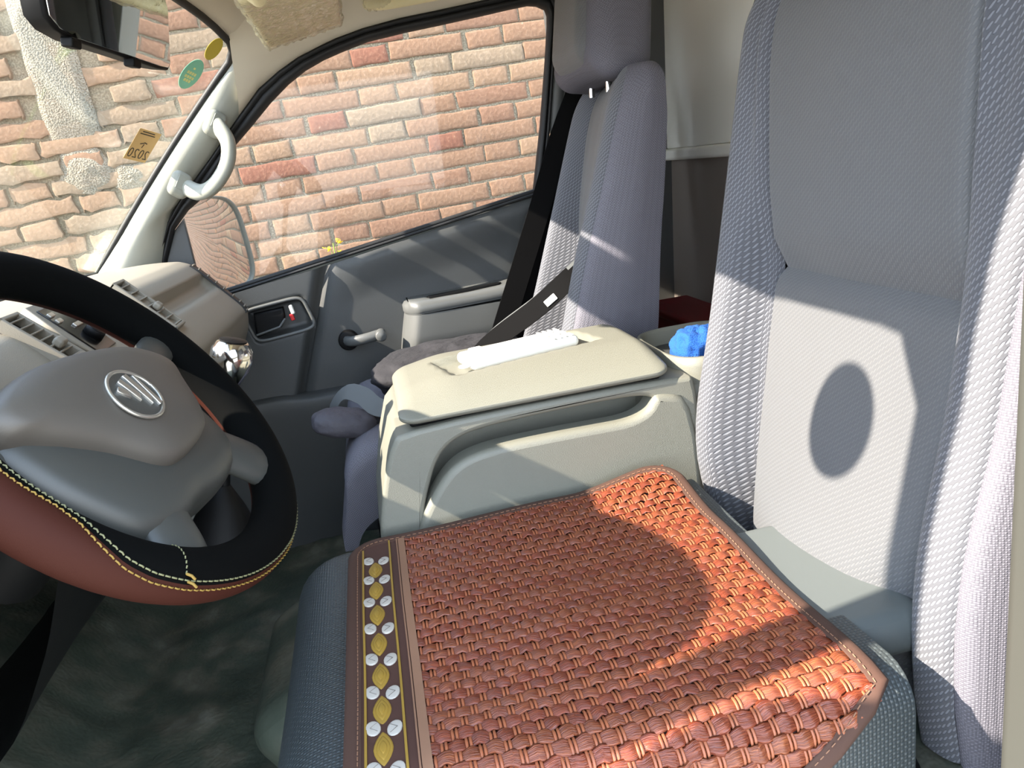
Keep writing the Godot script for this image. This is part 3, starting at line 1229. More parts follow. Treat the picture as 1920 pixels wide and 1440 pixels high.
	g.tube(spl([hub + Vector3(-0.008, 0, -0.004), hub + Vector3(-0.030, 0.001, 0.01), hub + Vector3(-0.040, 0.004, 0.04), kn + Vector3(0.006, 0, -0.004)], 14), 0.0125, 10, false, Vector2(0.75, 1.0), Vector3.UP)
	part(cr, "crank_arm", g, M.door_light)
	g = Geo.new()
	g.lathe([[0.0, -0.014], [0.012, -0.014], [0.0135, -0.008], [0.0135, 0.016], [0.011, 0.020], [0.0, 0.021]], Transform3D(Basis(Vector3(0, 1, 0), Vector3(-1, 0, 0), Vector3(0, 0, 1)), kn), 20)
	part(cr, "crank_knob", g, M.door_light)
	# outer skin
	g = Geo.new()
	rows = []
	for i in 20:
		var z := lerpf(-1.0, -0.02, i / 19.0)
		rows.append(PackedVector3Array([Vector3(pane_x(sill_y(z)) + 0.025, sill_y(z), z), Vector3(0.80, sill_y(z) - 0.06, z), Vector3(0.83, 0.40, z), Vector3(0.80, -0.10, z)]))
	g.grid(rows)
	part(d, "outer_skin", g, M.body_paint)
	# side mirror beyond the pane
	var sm := thing("side_mirror", "convex side mirror outside the passenger window, reflecting the brick wall", "mirror", "", Vector3(0.90, 0.755, -0.875))
	var ex := Vector3(0.88, 0, 0.47).normalized()
	var nz := Vector3(-0.47, -0.03, 0.88).normalized()
	var mx := Transform3D(Basis(ex, nz.cross(ex).normalized(), nz), Vector3.ZERO)
	var ol := []
	for k in 36:
		var t := TAU * k / 36.0
		var p := Vector2(signf(cos(t)) * pow(absf(cos(t)), 0.55) * 0.135, signf(sin(t)) * pow(absf(sin(t)), 0.5) * 0.122)
		p.x += p.y * -0.12
		ol.append([p.x, p.y])
	g = Geo.new()
	var pf := []
	for k in 9:
		var s := 1.0 - k / 8.0
		pf.append([s * 0.955, 0.010 * (1 - s * s)])
	g.dome(P2(ol), Vector2.ZERO, mx, pf)
	part(sm, "mirror_glass", g, M.mirror)
	g = Geo.new()
	g.dome(P2(ol), Vector2.ZERO, mx, [[0.955, 0.0], [0.96, 0.006], [0.99, 0.007], [1.0, 0.0], [1.0, -0.02], [0.97, -0.05], [0.8, -0.075], [0.0, -0.08]])
	part(sm, "housing", g, M.console)
	g = Geo.new()
	g.tube([Vector3(-0.155, -0.07, -0.03), Vector3(-0.08, -0.06, -0.05), Vector3(0, -0.03, -0.05)], 0.016, 10)
	part(sm, "arm", g, M.black)

	sm = thing("side_mirror", "unseen driver side mirror added by the pillar to shade the mat", "mirror", "", Vector3(-0.865, 0.925, -1.03))  # added out of view, placed to shade the near side of the mat
	var dx := Transform3D(Basis(Vector3(0.97, 0, -0.24), Vector3(0, 1, 0), Vector3(0.24, 0, 0.97)), Vector3.ZERO)
	var dl := oval(0.092, 0.122, 36)
	g = Geo.new()
	pf = []
	for k in 9:
		var s := 1.0 - k / 8.0
		pf.append([s * 0.955, 0.010 * (1 - s * s)])
	g.dome(dl, Vector2.ZERO, dx, pf)
	part(sm, "mirror_glass", g, M.mirror)
	g = Geo.new()
	g.dome(dl, Vector2.ZERO, dx, [[0.955, 0.0], [0.96, 0.006], [0.99, 0.007], [1.0, 0.0], [1.0, -0.02], [0.97, -0.05], [0.8, -0.075], [0.0, -0.08]])
	part(sm, "housing", g, M.black)
	g = Geo.new()
	g.tube([Vector3(0.12, -0.14, 0.0), Vector3(0.06, -0.09, -0.03), Vector3(0, -0.04, -0.05)], 0.016, 10)
	part(sm, "arm", g, M.black)

# ---------------------------------------------------------------- dashboard
const DASH := [[-1.10, 0.70], [-1.095, 0.735], [-1.07, 0.75], [-0.98, 0.754], [-0.92, 0.751], [-0.895, 0.746], [-0.87, 0.730], [-0.830, 0.682], [-0.793, 0.635], [-0.790, 0.612], [-0.797, 0.580], [-0.815, 0.545]]
const DASH_LOW := [[-0.815, 0.545], [-0.85, 0.52], [-0.875, 0.46], [-0.93, 0.34], [-1.02, 0.22], [-1.20, 0.15]]
const DASH_DZ := [[-0.74, -0.075], [-0.1, -0.056], [0.03, -0.053], [0.12, -0.036], [0.20, -0.020], [0.45, -0.006], [0.66, 0.0]]

func dash_row(prof: Array, x: float, n: int) -> PackedVector3Array:
	var pts := []
	var dz := tab(DASH_DZ, x)
	var e := clampf((x - 0.635) / 0.035, 0, 1)
	var k := 1.0 - sqrt(1.0 - e * e)
	var back := 0.07 * (1 - pow(x / 0.66, 2.0))
	for p in prof:
		var w := smoothstep(-0.86, -1.06, p[0])
		pts.append(Vector3(x, lerpf(p[1], p[1] - 0.03, k), p[0] + dz * (1 - w) - back * w - 0.03 * k * (1 - w)))
	return PackedVector3Array(spl(pts, n))

func build_dashboard() -> void:
	var t := thing("dashboard", "grey beige dashboard with air vents below the windscreen", "dashboard")
	var xs := []
	for k in 90:
		xs.append(lerpf(-0.74, 0.635, k / 89.0))
	xs.append_array([0.645, 0.655, 0.662, 0.667, 0.670])
	var g := Geo.new()
	var rows := []
	for x in xs:
		var row := dash_row(DASH, x, 90)
		for i in row.size():
			var p: Vector3 = row[i]
			var m := smoothstep(0.235, 0.250, p.x) * smoothstep(0.612, 0.600, p.x) * smoothstep(0.684, 0.690, p.y) * smoothstep(0.716, 0.711, p.y) * float(p.z > -0.95)
			row[i] = p + Vector3(0, -0.010, -0.012) * m
			if x < -0.22 and p.z > -1.06:
				row[i].y = maxf(row[i].y, 0.64)
		rows.append(row)
	g.grid(rows)
	part(t, "top_pad", g, M.dash)
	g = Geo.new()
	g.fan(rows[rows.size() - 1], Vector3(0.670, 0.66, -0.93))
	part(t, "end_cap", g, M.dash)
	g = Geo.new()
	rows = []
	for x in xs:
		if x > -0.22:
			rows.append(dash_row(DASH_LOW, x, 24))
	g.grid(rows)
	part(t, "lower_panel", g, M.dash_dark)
	# instrument hood added out of view, its arch shaped to shade the mat
	g = Geo.new()
	rows = []
	for k in 31:
		var f := k / 30.0
		var x := lerpf(-0.690, -0.262, f)
		var h := 0.765 + 0.172 * pow(sin(PI * pow(f, 0.62)), 0.42)
		rows.append(PackedVector3Array(spl([Vector3(x, 0.70, -0.955), Vector3(x, lerpf(0.73, h, 0.6), -0.952), Vector3(x, h - 0.012, -0.938), Vector3(x, h, -0.933), Vector3(x, h + 0.004, -0.955), Vector3(x, lerpf(0.76, h, 0.85), -1.02), Vector3(x, 0.75, -1.10)], 20)))
	g.grid(rows)
	part(t, "added_hood", g, M.dash)
	vent(t, Vector3(0.195, 0.756, -0.910), Vector3(0.195, 0.672, -0.834), 0.052, 7, 0.60)
	vent(t, Vector3(-0.125, 0.760, -0.946), Vector3(-0.125, 0.698, -0.884), 0.046, 7, 0.70)
	# clock and switch panel between the vents
	var a := Vector3(-0.045, 0.764, -0.952)
	var b := Vector3(-0.045, 0.676, -0.874)
	var dn := (b - a).normalized()
	var nn := Vector3(1, 0, 0).cross(dn) * -1
	if nn.y < 0:
		nn = -nn
	var xf := Transform3D(Basis(Vector3(1, 0, 0), -dn, nn), a)
	var L := a.distance_to(b)
	g = Geo.new()
	g.slab(P2([[0.0, -0.002], [0.085, -0.002], [0.100, -L * 0.5], [0.092, -L], [0.0, -L], [-0.006, -L * 0.5]]), xf, -0.02, 0.003, 0.002)
	var cp := part(t, "centre_panel", g, M.dash)
	g = Geo.new()
	g.slab(P2([[0.010, -0.014], [0.074, -0.014], [0.086, -L * 0.5], [0.080, -L + 0.012], [0.012, -L + 0.012]]), xf, 0.0, 0.005, 0.001)
	part(cp, "display", g, mat(Color(0.05, 0.05, 0.05), 0.15))
	for q in [[0.014, 0.030, 0.028], [0.014, 0.030, 0.040], [0.040, 0.076, 0.055]]:
		g = Geo.new()
		g.rbox(xf * Transform3D(Basis(), Vector3((q[0] + q[1]) / 2, -q[2], 0.006)), Vector3(q[1] - q[0], 0.007, 0.004), 0.0015, 2)
		part(cp, "switch", g, M.silver)
	g = Geo.new()
	g.lathe([[0.0, 0.0], [0.014, 0.0], [0.013, 0.010], [0.010, 0.012], [0.0, 0.012]], xf * Transform3D(Basis(Vector3(1, 0, 0), Vector3(0, 0, 1), Vector3(0, -1, 0)), Vector3(0.055, -0.078, 0.004)), 20)
	part(cp, "dial", g, M.black)
	# narrow window vent along the passenger end
	g = Geo.new()
	var strip := []
	for k in 10:
		var row := dash_row(DASH, 0.622, 90)
		strip.append(row[int(lerpf(46, 70, k / 9.0))] + Vector3(0, 0.001, 0.001))
	g.ribbon(strip, [Vector3(0, 0.7, 0.7)], 0.022, 0.004)
	var sv := part(t, "window_vent", g, M.dash_dark)
	for k in 9:
		g = Geo.new()
		var p: Vector3 = strip[k].lerp(strip[mini(k + 1, 9)], 0.5)
		g.rbox(Transform3D(Basis(), p + Vector3(0, 0.0025, 0.0025)), Vector3(0.020, 0.003, 0.003), 0.001, 1)
		part(sv, "rib", g, M.dash)

func vent(t: Node3D, a: Vector3, b: Vector3, w: float, n: int, tab_at: float) -> void:
	var dn := (b - a).normalized()
	var nn := Vector3(0, -dn.z, dn.y) * -1
	if nn.y < 0:
		nn = -nn
	var L := a.distance_to(b)
	var xf := Transform3D(Basis(Vector3(1, 0, 0), -dn, nn), a)
	var g := Geo.new()
	g.slab(P2([[0.0, 0.0], [w, 0.0], [w, -L], [0.0, -L]]), xf, -0.03, -0.010, 0.001)
	var v := part(t, "air_vent", g, M.dash_dark)
	g = Geo.new()
	var lp := []
	for q in [[0, 0], [w, 0], [w, -L], [0, -L]]:
		lp.append(q)
	for k in 4:
		var p: Array = lp[k]
		var q: Array = lp[(k + 1) % 4]
		var c := Vector3((p[0] + q[0]) / 2.0, (p[1] + q[1]) / 2.0, -0.004)
		g.rbox(xf * Transform3D(Basis(), c), Vector3(absf(p[0] - q[0]) + 0.006, absf(p[1] - q[1]) + 0.006, 0.016), 0.002, 2)
	part(v, "frame", g, M.dash)
	for k in n:
		g = Geo.new()
		g.rbox(xf * Transform3D(Basis(Vector3.RIGHT, 0.5), Vector3(w / 2, -L * (k + 0.6) / n, -0.001)), Vector3(w - 0.004, 0.0022, 0.010), 0.0009, 1)
		part(v, "slat", g, M.dash)
	g = Geo.new()
	g.rbox(xf * Transform3D(Basis(), Vector3(w * 0.55, -L * tab_at, 0.006)), Vector3(0.020, 0.013, 0.012), 0.004, 3)
	part(v, "thumb_tab", g, M.dash)

# ---------------------------------------------------------------- seats
const ZB := [[0.22, -0.05], [0.31, -0.080], [0.37, -0.094], [0.43, -0.100], [0.49, -0.094], [0.62, -0.063], [0.80, -0.027], [0.94, 0.0], [1.05, 0.025]]
const ZBN := [[0.22, -0.05], [0.31, -0.064], [0.40, -0.066], [0.48, -0.057], [0.58, -0.032], [0.69, -0.016], [0.755, -0.005], [0.83, 0.010], [0.94, 0.028], [1.05, 0.05]]
const ZS := [[0.22, 0.01], [0.35, -0.018], [0.42, -0.027], [0.58, -0.007], [0.68, 0.010], [0.78, 0.003], [0.93, 0.010], [1.05, 0.035]]
const ZC := [[0.22, -0.095], [0.30, -0.098], [0.38, -0.088], [0.46, -0.058], [0.54, -0.030], [0.61, -0.008], [0.665, 0.006], [0.72, -0.004], [0.85, 0.004], [0.95, 0.018], [1.05, 0.04]]

func back_section(y: float, which: int, seat: int) -> Array:
	var zb := tab(ZB, y)
	var zn := tab(ZBN, y)
	var zs := tab(ZS, y)
	var zc := tab(ZC, y)
	var th := lerpf(0.155, 0.070, clampf((y - 0.55) / 0.42, 0, 1))
	if seat == 1:
		zs += 0.028
		zc += 0.028
		th += 0.022
	th -= (0.034 if seat == 0 else 0.050) * (1 - sqrt(1 - pow(clampf((y - 0.925) / 0.106, 0, 1), 2.0)))
	var o := []
	match which:
		0: o = [[-0.155, zb + th], [-0.140, zb + th * 0.75], [-0.137, zb + minf(0.045, th * 0.55)], [-0.141, zb + 0.022], [-0.150, zb + 0.008]]
		1: o = [[-0.150, zb + 0.008], [-0.158, zb + 0.001], [-0.170, zb + 0.001], [-0.186, zb + 0.014], [-0.200, zs - 0.010], [-0.208, zs + 0.004], [-0.211, zs + 0.014]]
		2: o = [[-0.211, zs + 0.014], [-0.2145, zs + 0.002], [-0.226, lerpf(zs, zc, 0.25) - 0.003], [-0.28, lerpf(zs, zc, 0.8)], [-0.37, zc - 0.002], [-0.47, lerpf(zs, zc, 0.8)], [-0.528, lerpf(zs, zc, 0.25) - 0.003], [-0.5425, zs + 0.002], [-0.545, zs + 0.014]]
		3: o = [[-0.545, zs + 0.014], [-0.548, zs + 0.002], [-0.554, lerpf(zs, zn, 0.6)], [-0.568, zn + 0.001], [-0.584, zn], [-0.597, zn + 0.004], [-0.604, zn + 0.008], [-0.608, zn + 0.013]]
		4: o = [[-0.608, zn + 0.013], [-0.614, zn + 0.012], [-0.627, zn + 0.022], [-0.638, zn + lerpf(0.022, th, 0.30)], [-0.642, zn + lerpf(0.022, th, 0.6)], [-0.633, zn + th]]
		5: o = [[-0.633, zn + th], [-0.50, zn + th + 0.012], [-0.37, zn + th + 0.015], [-0.25, zb + th + 0.012], [-0.155, zb + th]]
	var k := clampf((y - 0.965) / 0.066, 0, 1)
	var ins := 0.040 * (1 - sqrt(1 - k * k))
	var r := []
	for p in o:
		r.append(Vector3(-0.385 + (p[0] + 0.385) * (1 - ins / 0.25), y, p[1] + ins * (0.75 if which in [1, 2, 3] else 0.2)))
	return r

func back_part(y0: float, y1: float, which: int, n: int, m: int, f: int, groove := 0.0) -> Geo:
	var g := Geo.new()
	var rows := []
	for j in n:
		var y := lerpf(y0, y1, j / float(n - 1))
		if y1 > 1.0:
			y = y0 + (y1 - y0) * sin(PI / 2 * pow(j / float(n - 1), 0.75)) if n > 1 else y
		var row := PackedVector3Array()
		for p in spl(back_section(y, which, f), m):
			var dip := 0.016 * exp(-pow((y - groove) / 0.010, 2.0)) if groove > 0 else 0.0
			row.append(seat_at(f, p + Vector3(0, 0, dip)))
		rows.append(row)
	g.grid(rows)
	return g

func seat_back(t: Node3D, f: int) -> void:
	var top := 1.030
	part(t, "backrest_upper_panel", back_part(0.678, top, 2, 34, 36, f, 0.678), M.seat_centre)
	part(t, "backrest_lower_panel", back_part(0.25, 0.678, 2, 40, 36, f, 0.678), M.seat_centre)
	part(t, "backrest_bolster", back_part(0.25, top, 1, 60, 20, f), M.seat_bolster)
	part(t, "backrest_bolster", back_part(0.25, top, 3, 60, 22, f), M.seat_bolster)
	part(t, "backrest_side", back_part(0.25, top, 0, 50, 14, f), M.seat_side)
	part(t, "backrest_side", back_part(0.25, top, 4, 50, 14, f), M.seat_side)
	part(t, "back_cover", back_part(0.25, top, 5, 30, 14, f), M.seat_side)
	var ring := PackedVector3Array()
	for w in 6:
		var s := spl(back_section(top, w, f), 10)
		for i in 9:
			ring.append(seat_at(f, s[i]))
	var g := Geo.new()
	g.fan(ring, seat_at(f, Vector3(-0.385, top + 0.004, 0.11)))
	part(t, "top_panel", g, M.seat_side)

func cushion_shape(x0: float, x1: float, z0: float, z1: float, top: float, low: float, rf: float) -> Geo:
	# front roll, flat seat, dropped sides
	var g := Geo.new()
	var rows := []
	var prof := []
	for k in 9:
		var t := PI / 2 * k / 8.0
		prof.append([z0 + rf - rf * cos(t), top - rf + rf * sin(t)])
	prof.push_front([z0 - 0.022, low])
	for k in 14:
		prof.append([lerpf(z0 + rf + 0.02, z1, k / 13.0), top])
	for p in prof:
		var row := PackedVector3Array()
		var r := 0.035
		var drop: float = minf(0.10, p[1] - low)
		row.append(Vector3(x0, p[1] - r - drop, p[0]))
		for k in 6:
			var t := PI / 2 * k / 5.0
			row.append(Vector3(x0 + r - r * cos(t), p[1] - r + r * sin(t), p[0]))
		for k in range(1, 12):
			var u := k / 12.0
			row.append(Vector3(lerpf(x0 + r, x1 - r, u), p[1] - 0.006 * sin(PI * u), p[0]))
		for k in 6:
			var t := PI / 2 * (1 - k / 5.0)
			row.append(Vector3(x1 - r + r * cos(t), p[1] - r + r * sin(t), p[0]))
		row.append(Vector3(x1, p[1] - r - drop, p[0]))
		rows.append(row)
	g.grid(rows)
	return g

func build_driver_seat() -> void:
	var t := thing("driver_seat", "grey fabric driver's seat nearest the viewer, carrying the woven mat", "seat")
	seat_back(t, 0)
	part(t, "seat_cushion", cushion_shape(-0.640, -0.150, -0.682, -0.115, 0.392, 0.24, 0.075), M.seat_vinyl, "dark mesh vinyl cushion")
	var g := Geo.new()
	g.rbox(Transform3D(Basis(), Vector3(-0.445, 0.364, -0.092)), Vector3(0.235, 0.05, 0.13), 0.022, 3)
	part(t, "cushion_rear", g, M.seat_vinyl_sun, "smooth rear edge of the cushion, in a lighter grey standing in for sun")
	g = Geo.new()
	g.rbox(Transform3D(Basis(), Vector3(-0.40, 0.17, -0.36)), Vector3(0.45, 0.22, 0.56), 0.03, 3)
	part(t, "seat_base", g, M.black)

func seat_at(which: int, p: Vector3) -> Vector3:
	if which == 0:
		return p
	var y := p.y - 0.045
	return Vector3(0.157 + (p.x + 0.642) * 0.85, y, p.z - 0.248 + 0.17 * y + 0.065 * clampf((p.x + 0.50) / 0.36, 0, 1))

func build_passenger_seat() -> void:
	var t := thing("passenger_seat", "grey fabric passenger seat with headrest beyond the console", "seat")
	seat_back(t, 1)
	part(t, "seat_cushion", cushion_shape(0.150, 0.640, -0.620, -0.10, 0.425, 0.27, 0.07), M.seat_side)
	var g := Geo.new()
	g.rbox(Transform3D(Basis(), Vector3(0.395, 0.20, -0.30)), Vector3(0.47, 0.16, 0.56), 0.03, 3)
	part(t, "seat_base", g, M.black)
	# headrest on two posts
	var hb1 := HeadBend.new()
	hb1.sag = 0.012
	var hx := Transform3D(Basis(Vector3.RIGHT, 0.16), Vector3(0.398, 1.082, 0.006))
	g = Geo.new()
	g.rbox(hx, Vector3(0.300, 0.215, 0.118), 0.045, 5, 4, hb1)
	var hr := part(t, "headrest", g, M.seat_side)
	g = Geo.new()
	g.rbox(hx * Transform3D(Basis(), Vector3(0, 0.0, -0.014)), Vector3(0.235, 0.19, 0.118), 0.045, 5, 4, HeadBend.new())
	part(hr, "face_panel", g, M.seat_centre)
	for s in [-0.055, 0.055]:
		g = Geo.new()
		g.tube([Vector3(0.41 + s, 0.955, -0.005), Vector3(0.41 + s, 1.0, -0.002)], 0.006, 10)
		part(hr, "post", g, M.chrome)

# ---------------------------------------------------------------- console between the seats
func build_console() -> void:
	var t := thing("centre_console", "light grey plastic console with lid and side pocket between the seats", "console")
	var g := Geo.new()
	g.slab(P2([[-0.500, 0.534], [-0.10, 0.534], [-0.085, 0.50], [-0.085, 0.20], [-0.565, 0.20], [-0.562, 0.375], [-0.541, 0.46], [-0.522, 0.512]]), side_frame(0.0), -0.125, 0.060, 0.004)
	part(t, "body", g, M.console)
	g = Geo.new()
	g.slab(chaikin([[-0.503, 0.535], [-0.10, 0.535], [-0.080, 0.525], [-0.078, 0.20], [-0.148, 0.20], [-0.147, 0.50], [-0.154, 0.516], [-0.23, 0.519], [-0.323, 0.518], [-0.399, 0.515], [-0.438, 0.506], [-0.464, 0.484], [-0.484, 0.44], [-0.495, 0.41], [-0.502, 0.36], [-0.505, 0.20], [-0.567, 0.20], [-0.564, 0.375], [-0.543, 0.46], [-0.524, 0.512]]), side_frame(0.0), 0.055, 0.143, 0.007)
	part(t, "side_frame", g, M.console)
	g = Geo.new()
	g.slab(chaikin([[-0.145, 0.518], [-0.152, 0.508], [-0.162, 0.494], [-0.19, 0.485], [-0.24, 0.486], [-0.291, 0.487], [-0.36, 0.487], [-0.405, 0.484], [-0.437, 0.475], [-0.462, 0.456], [-0.486, 0.425], [-0.502, 0.400], [-0.515, 0.36], [-0.518, 0.20], [-0.09, 0.20], [-0.085, 0.50]]), side_frame(0.0), 0.112, 0.150, 0.010, 4)
	part(t, "pocket_panel", g, M.console)
	# lid with a shallow tray
	g = Geo.new()
	g.rbox(Transform3D(Basis(), Vector3(-0.012, 0.547, -0.312)), Vector3(0.274, 0.062, 0.385), 0.026, 5, 44, TrayBend.new())
	part(t, "lid", g, M.console)
	g = Geo.new()
	g.rbox(Transform3D(Basis(), Vector3(-0.010, 0.537, -0.312)), Vector3(0.240, 0.012, 0.36), 0.004, 2)
	part(t, "lid_gap", g, M.black)
	# open bin behind the lid
	g = Geo.new()
	g.rbox(Transform3D(Basis(), Vector3(-0.012, 0.36, -0.01)), Vector3(0.235, 0.32, 0.17), 0.03, 4)
	part(t, "rear_body", g, M.console)
	var lp := []
	for k in 40:
		var a := TAU * k / 40.0
		lp.append(Vector3(-0.012 + signf(cos(a)) * pow(absf(cos(a)), 0.5) * 0.112, 0.535, -0.015 + signf(sin(a)) * pow(absf(sin(a)), 0.6) * 0.085))
	g = Geo.new()
	var rows := []
	for q in [[1.03, -0.06], [1.03, 0.0], [1.0, 0.012], [0.95, 0.014], [0.90, 0.008], [0.88, -0.01], [0.87, -0.013]]:
		var row := PackedVector3Array()
		for p in lp:
			row.append(Vector3(-0.012 + (p.x + 0.012) * q[0], p.y + q[1], -0.015 + (p.z + 0.015) * q[0]))
		rows.append(row)
	g.grid(rows, true)
	part(t, "bin_rim", g, M.console)
	g = Geo.new()
	g.fan(rows[6], Vector3(-0.012, 0.520, -0.015))
	part(t, "bin_floor", g, M.door)

# ---------------------------------------------------------------- steering wheel
func rim_split(th: float) -> float:
	# where black suede meets brown leather round the tube, in degrees from the outer side towards the driver
	var d := fposmod(rad_to_deg(th) + 270.0, 360.0) - 270.0   # -270 .. 90
	return lin([[-270.0, 60.0], [-215.0, 88.0], [-190.0, 95.0], [-178.0, 100.0], [-169.0, 108.0], [-163.0, 98.0], [-157.0, 74.0], [-150.0, 50.0], [-143.0, 38.0], [-134.0, 33.0], [-112.0, 33.0], [-92.0, 33.0], [-73.0, 18.0], [-20.0, 6.0], [30.0, 6.0], [90.0, 60.0]], d)

func rim_at(th: float, ph: float, r: float) -> Vector3:
	var o := Vector3(cos(th), sin(th), 0)
	return o * 0.19 + (o * cos(ph) + Vector3(0, 0, sin(ph))) * r

func build_wheel() -> void:
	var ex := Vector3(0.984, 0, 0.177).normalized()
	var nn := Vector3(-0.142, 0.595, 0.791)
	nn = (nn - ex * nn.dot(ex)).normalized()
	var wx := Transform3D(Basis(ex, nn.cross(ex), nn), Vector3(-0.36, 0.676, -0.771))
	var t := thing("steering_wheel", "grey steering wheel in a black suede and brown leather cover", "steering wheel")
	t.transform = wx
	var N := 160
	var black := []
	var brown := []
	for i in N + 1:
		var th := TAU * i / N
		var a := deg_to_rad(rim_split(th))
		var b := deg_to_rad(212.0)
		var r1 := PackedVector3Array()
		var r2 := PackedVector3Array()
		for k in 17:
			var f := k / 16.0
			var edge := 1.0 - 0.05 * (exp(-f * 18.0) + exp(-(1 - f) * 18.0))
			r1.append(rim_at(th, lerpf(a, b, f), 0.0245 * edge))
			r2.append(rim_at(th, lerpf(b - TAU, a, f), 0.0242 * edge))
		black.append(r1)
		brown.append(r2)
	var g := Geo.new()
	g.grid(black)
	part(t, "suede_cover", g, M.suede, "black suede of the wheel cover")
	g = Geo.new()
	g.grid(brown)
	part(t, "leather_cover", g, M.leather, "brown leather of the wheel cover")
	# rows of stitches on both sides of the seam
	for side in [[-0.16, M.stitch, "stitching"], [0.16, M.stitch_grey, "stitching"]]:
		g = Geo.new()
		var th := -TAU * 0.60
		while th < 0.1:
			var a: float = deg_to_rad(rim_split(th)) + side[0]
			var b: float = deg_to_rad(rim_split(th + 0.022)) + side[0]
			g.tube([rim_at(th, a, 0.0240), rim_at(th + 0.011, (a + b) / 2, 0.0252), rim_at(th + 0.022, b, 0.0240)], 0.0008, 5)
			th += 0.030
		part(t, side[2], g, side[1])
	g = Geo.new()
	for k in 12:
		var a := lerpf(0.95, 2.9, k / 11.0)
		g.tube([rim_at(-2.36, a, 0.0243), rim_at(-2.36, a + 0.10, 0.0250)], 0.0007, 5)
	part(t, "stitching", g, M.stitch_grey)
	for k in [[0.95, 0.0], [0.70, 0.015]]:
		g = Geo.new()
		var c := rim_at(-2.36 + k[1], k[0], 0.0250)
		g.tube([c, c + Vector3(-0.002, -0.004, 0.003), c + Vector3(0.0, -0.008, 0.001)], 0.0013, 6)
		part(t, "thread_knot", g, M.stitch)
	# hub shell, airbag cover, emblem
	var id := Transform3D.IDENTITY
	var shell := smooth2([[0.098, 0.03], [0.102, -0.03], [0.098, -0.085], [0.075, -0.112], [0.02, -0.122], [-0.03, -0.116], [-0.08, -0.116], [-0.125, -0.100], [-0.150, -0.06], [-0.165, -0.015], [-0.165, 0.035], [-0.12, 0.066], [-0.03, 0.070], [0.055, 0.056]], 70)
	g = Geo.new()
	g.dome(shell, Vector2(-0.033, -0.025), id, [[0.0, -0.045], [0.9, -0.042], [1.0, -0.03], [1.0, -0.008], [0.985, 0.006], [0.94, 0.016], [0.86, 0.022], [0.70, 0.026], [0.4, 0.028], [0.0, 0.029]])
	var hb := part(t, "hub", g, M.hub)
	var cover := smooth2([[-0.160, 0.050], [-0.1, 0.063], [-0.018, 0.058], [0.048, 0.042], [0.086, 0.010], [0.072, -0.020], [0.046, -0.058], [0.018, -0.071], [-0.033, -0.074], [-0.062, -0.064], [-0.098, -0.026], [-0.143, 0.010], [-0.166, 0.028]], 80)
	g = Geo.new()
	g.dome(cover, Vector2(-0.035, 0.002), id, [[0.99, 0.015], [1.0, 0.028], [0.995, 0.034], [0.97, 0.040], [0.90, 0.046], [0.70, 0.052], [0.4, 0.055], [0.0, 0.056]])
	var cv := part(hb, "airbag_cover", g, M.hub_cover)
	var ec := Vector3(-0.043, -0.006, 0.0552)
	g = Geo.new()
	var ring := []
	for k in 40:
		ring.append(ec + Vector3(cos(TAU * k / 40) * 0.0305, sin(TAU * k / 40) * 0.027, 0.0012))
	g.tube(ring, 0.0019, 8, true)
	part(hb, "emblem_ring", g, M.silver)
	g = Geo.new()
	g.fan(PackedVector3Array(ring), ec + Vector3(0, 0, 0.0012))
	part(hb, "emblem_disc", g, M.hub)
	for q in [[[-0.063, 0.004], [-0.056, 0.008], [-0.051, -0.001], [-0.055, -0.007]], [[-0.051, 0.011], [-0.044, 0.013], [-0.041, -0.008], [-0.047, -0.014]], [[-0.038, 0.014], [-0.031, 0.014], [-0.031, -0.015], [-0.038, -0.022]], [[-0.026, 0.010], [-0.023, 0.007], [-0.025, -0.026], [-0.031, -0.026]]]:
		g = Geo.new()
		g.slab(P2(q), id, ec.z + 0.001, ec.z + 0.004, 0.001, 2)
		part(hb, "emblem_blade", g, M.silver)
	# spokes
	for q in [[Vector3(0.07, 0.005, 0.004), Vector3(0.125, 0.030, 0.006), Vector3(0.188, 0.040, 0.0)], [Vector3(-0.14, 0.01, 0.004), Vector3(-0.165, 0.03, 0.004), Vector3(-0.186, 0.040, 0.0)], [Vector3(0.055, -0.075, 0.006), Vector3(0.090, -0.120, 0.006), Vector3(0.128, -0.160, -0.004)], [Vector3(-0.080, -0.085, 0.006), Vector3(-0.098, -0.120, 0.004), Vector3(-0.115, -0.150, -0.004)]]:
		g = Geo.new()
		g.tube(spl(q, 12), [0.030, 0.030, 0.030, 0.030, 0.030, 0.0305, 0.031, 0.0315, 0.032, 0.034, 0.037, 0.040] if q[0].y < 0 and q[0].y < -0.05 else 0.020, 16, false, Vector2(1.0, 0.48), Vector3(0, 0, 1), true)
		part(t, "spoke", g, M.hub)
	g = Geo.new()
	g.tube([Vector3(-0.02, 0.0, -0.03), Vector3(-0.02, -0.005, -0.09), Vector3(-0.02, -0.02, -0.20)], [0.045, 0.05, 0.045], 16)
	part(t, "column_shroud", g, M.black)

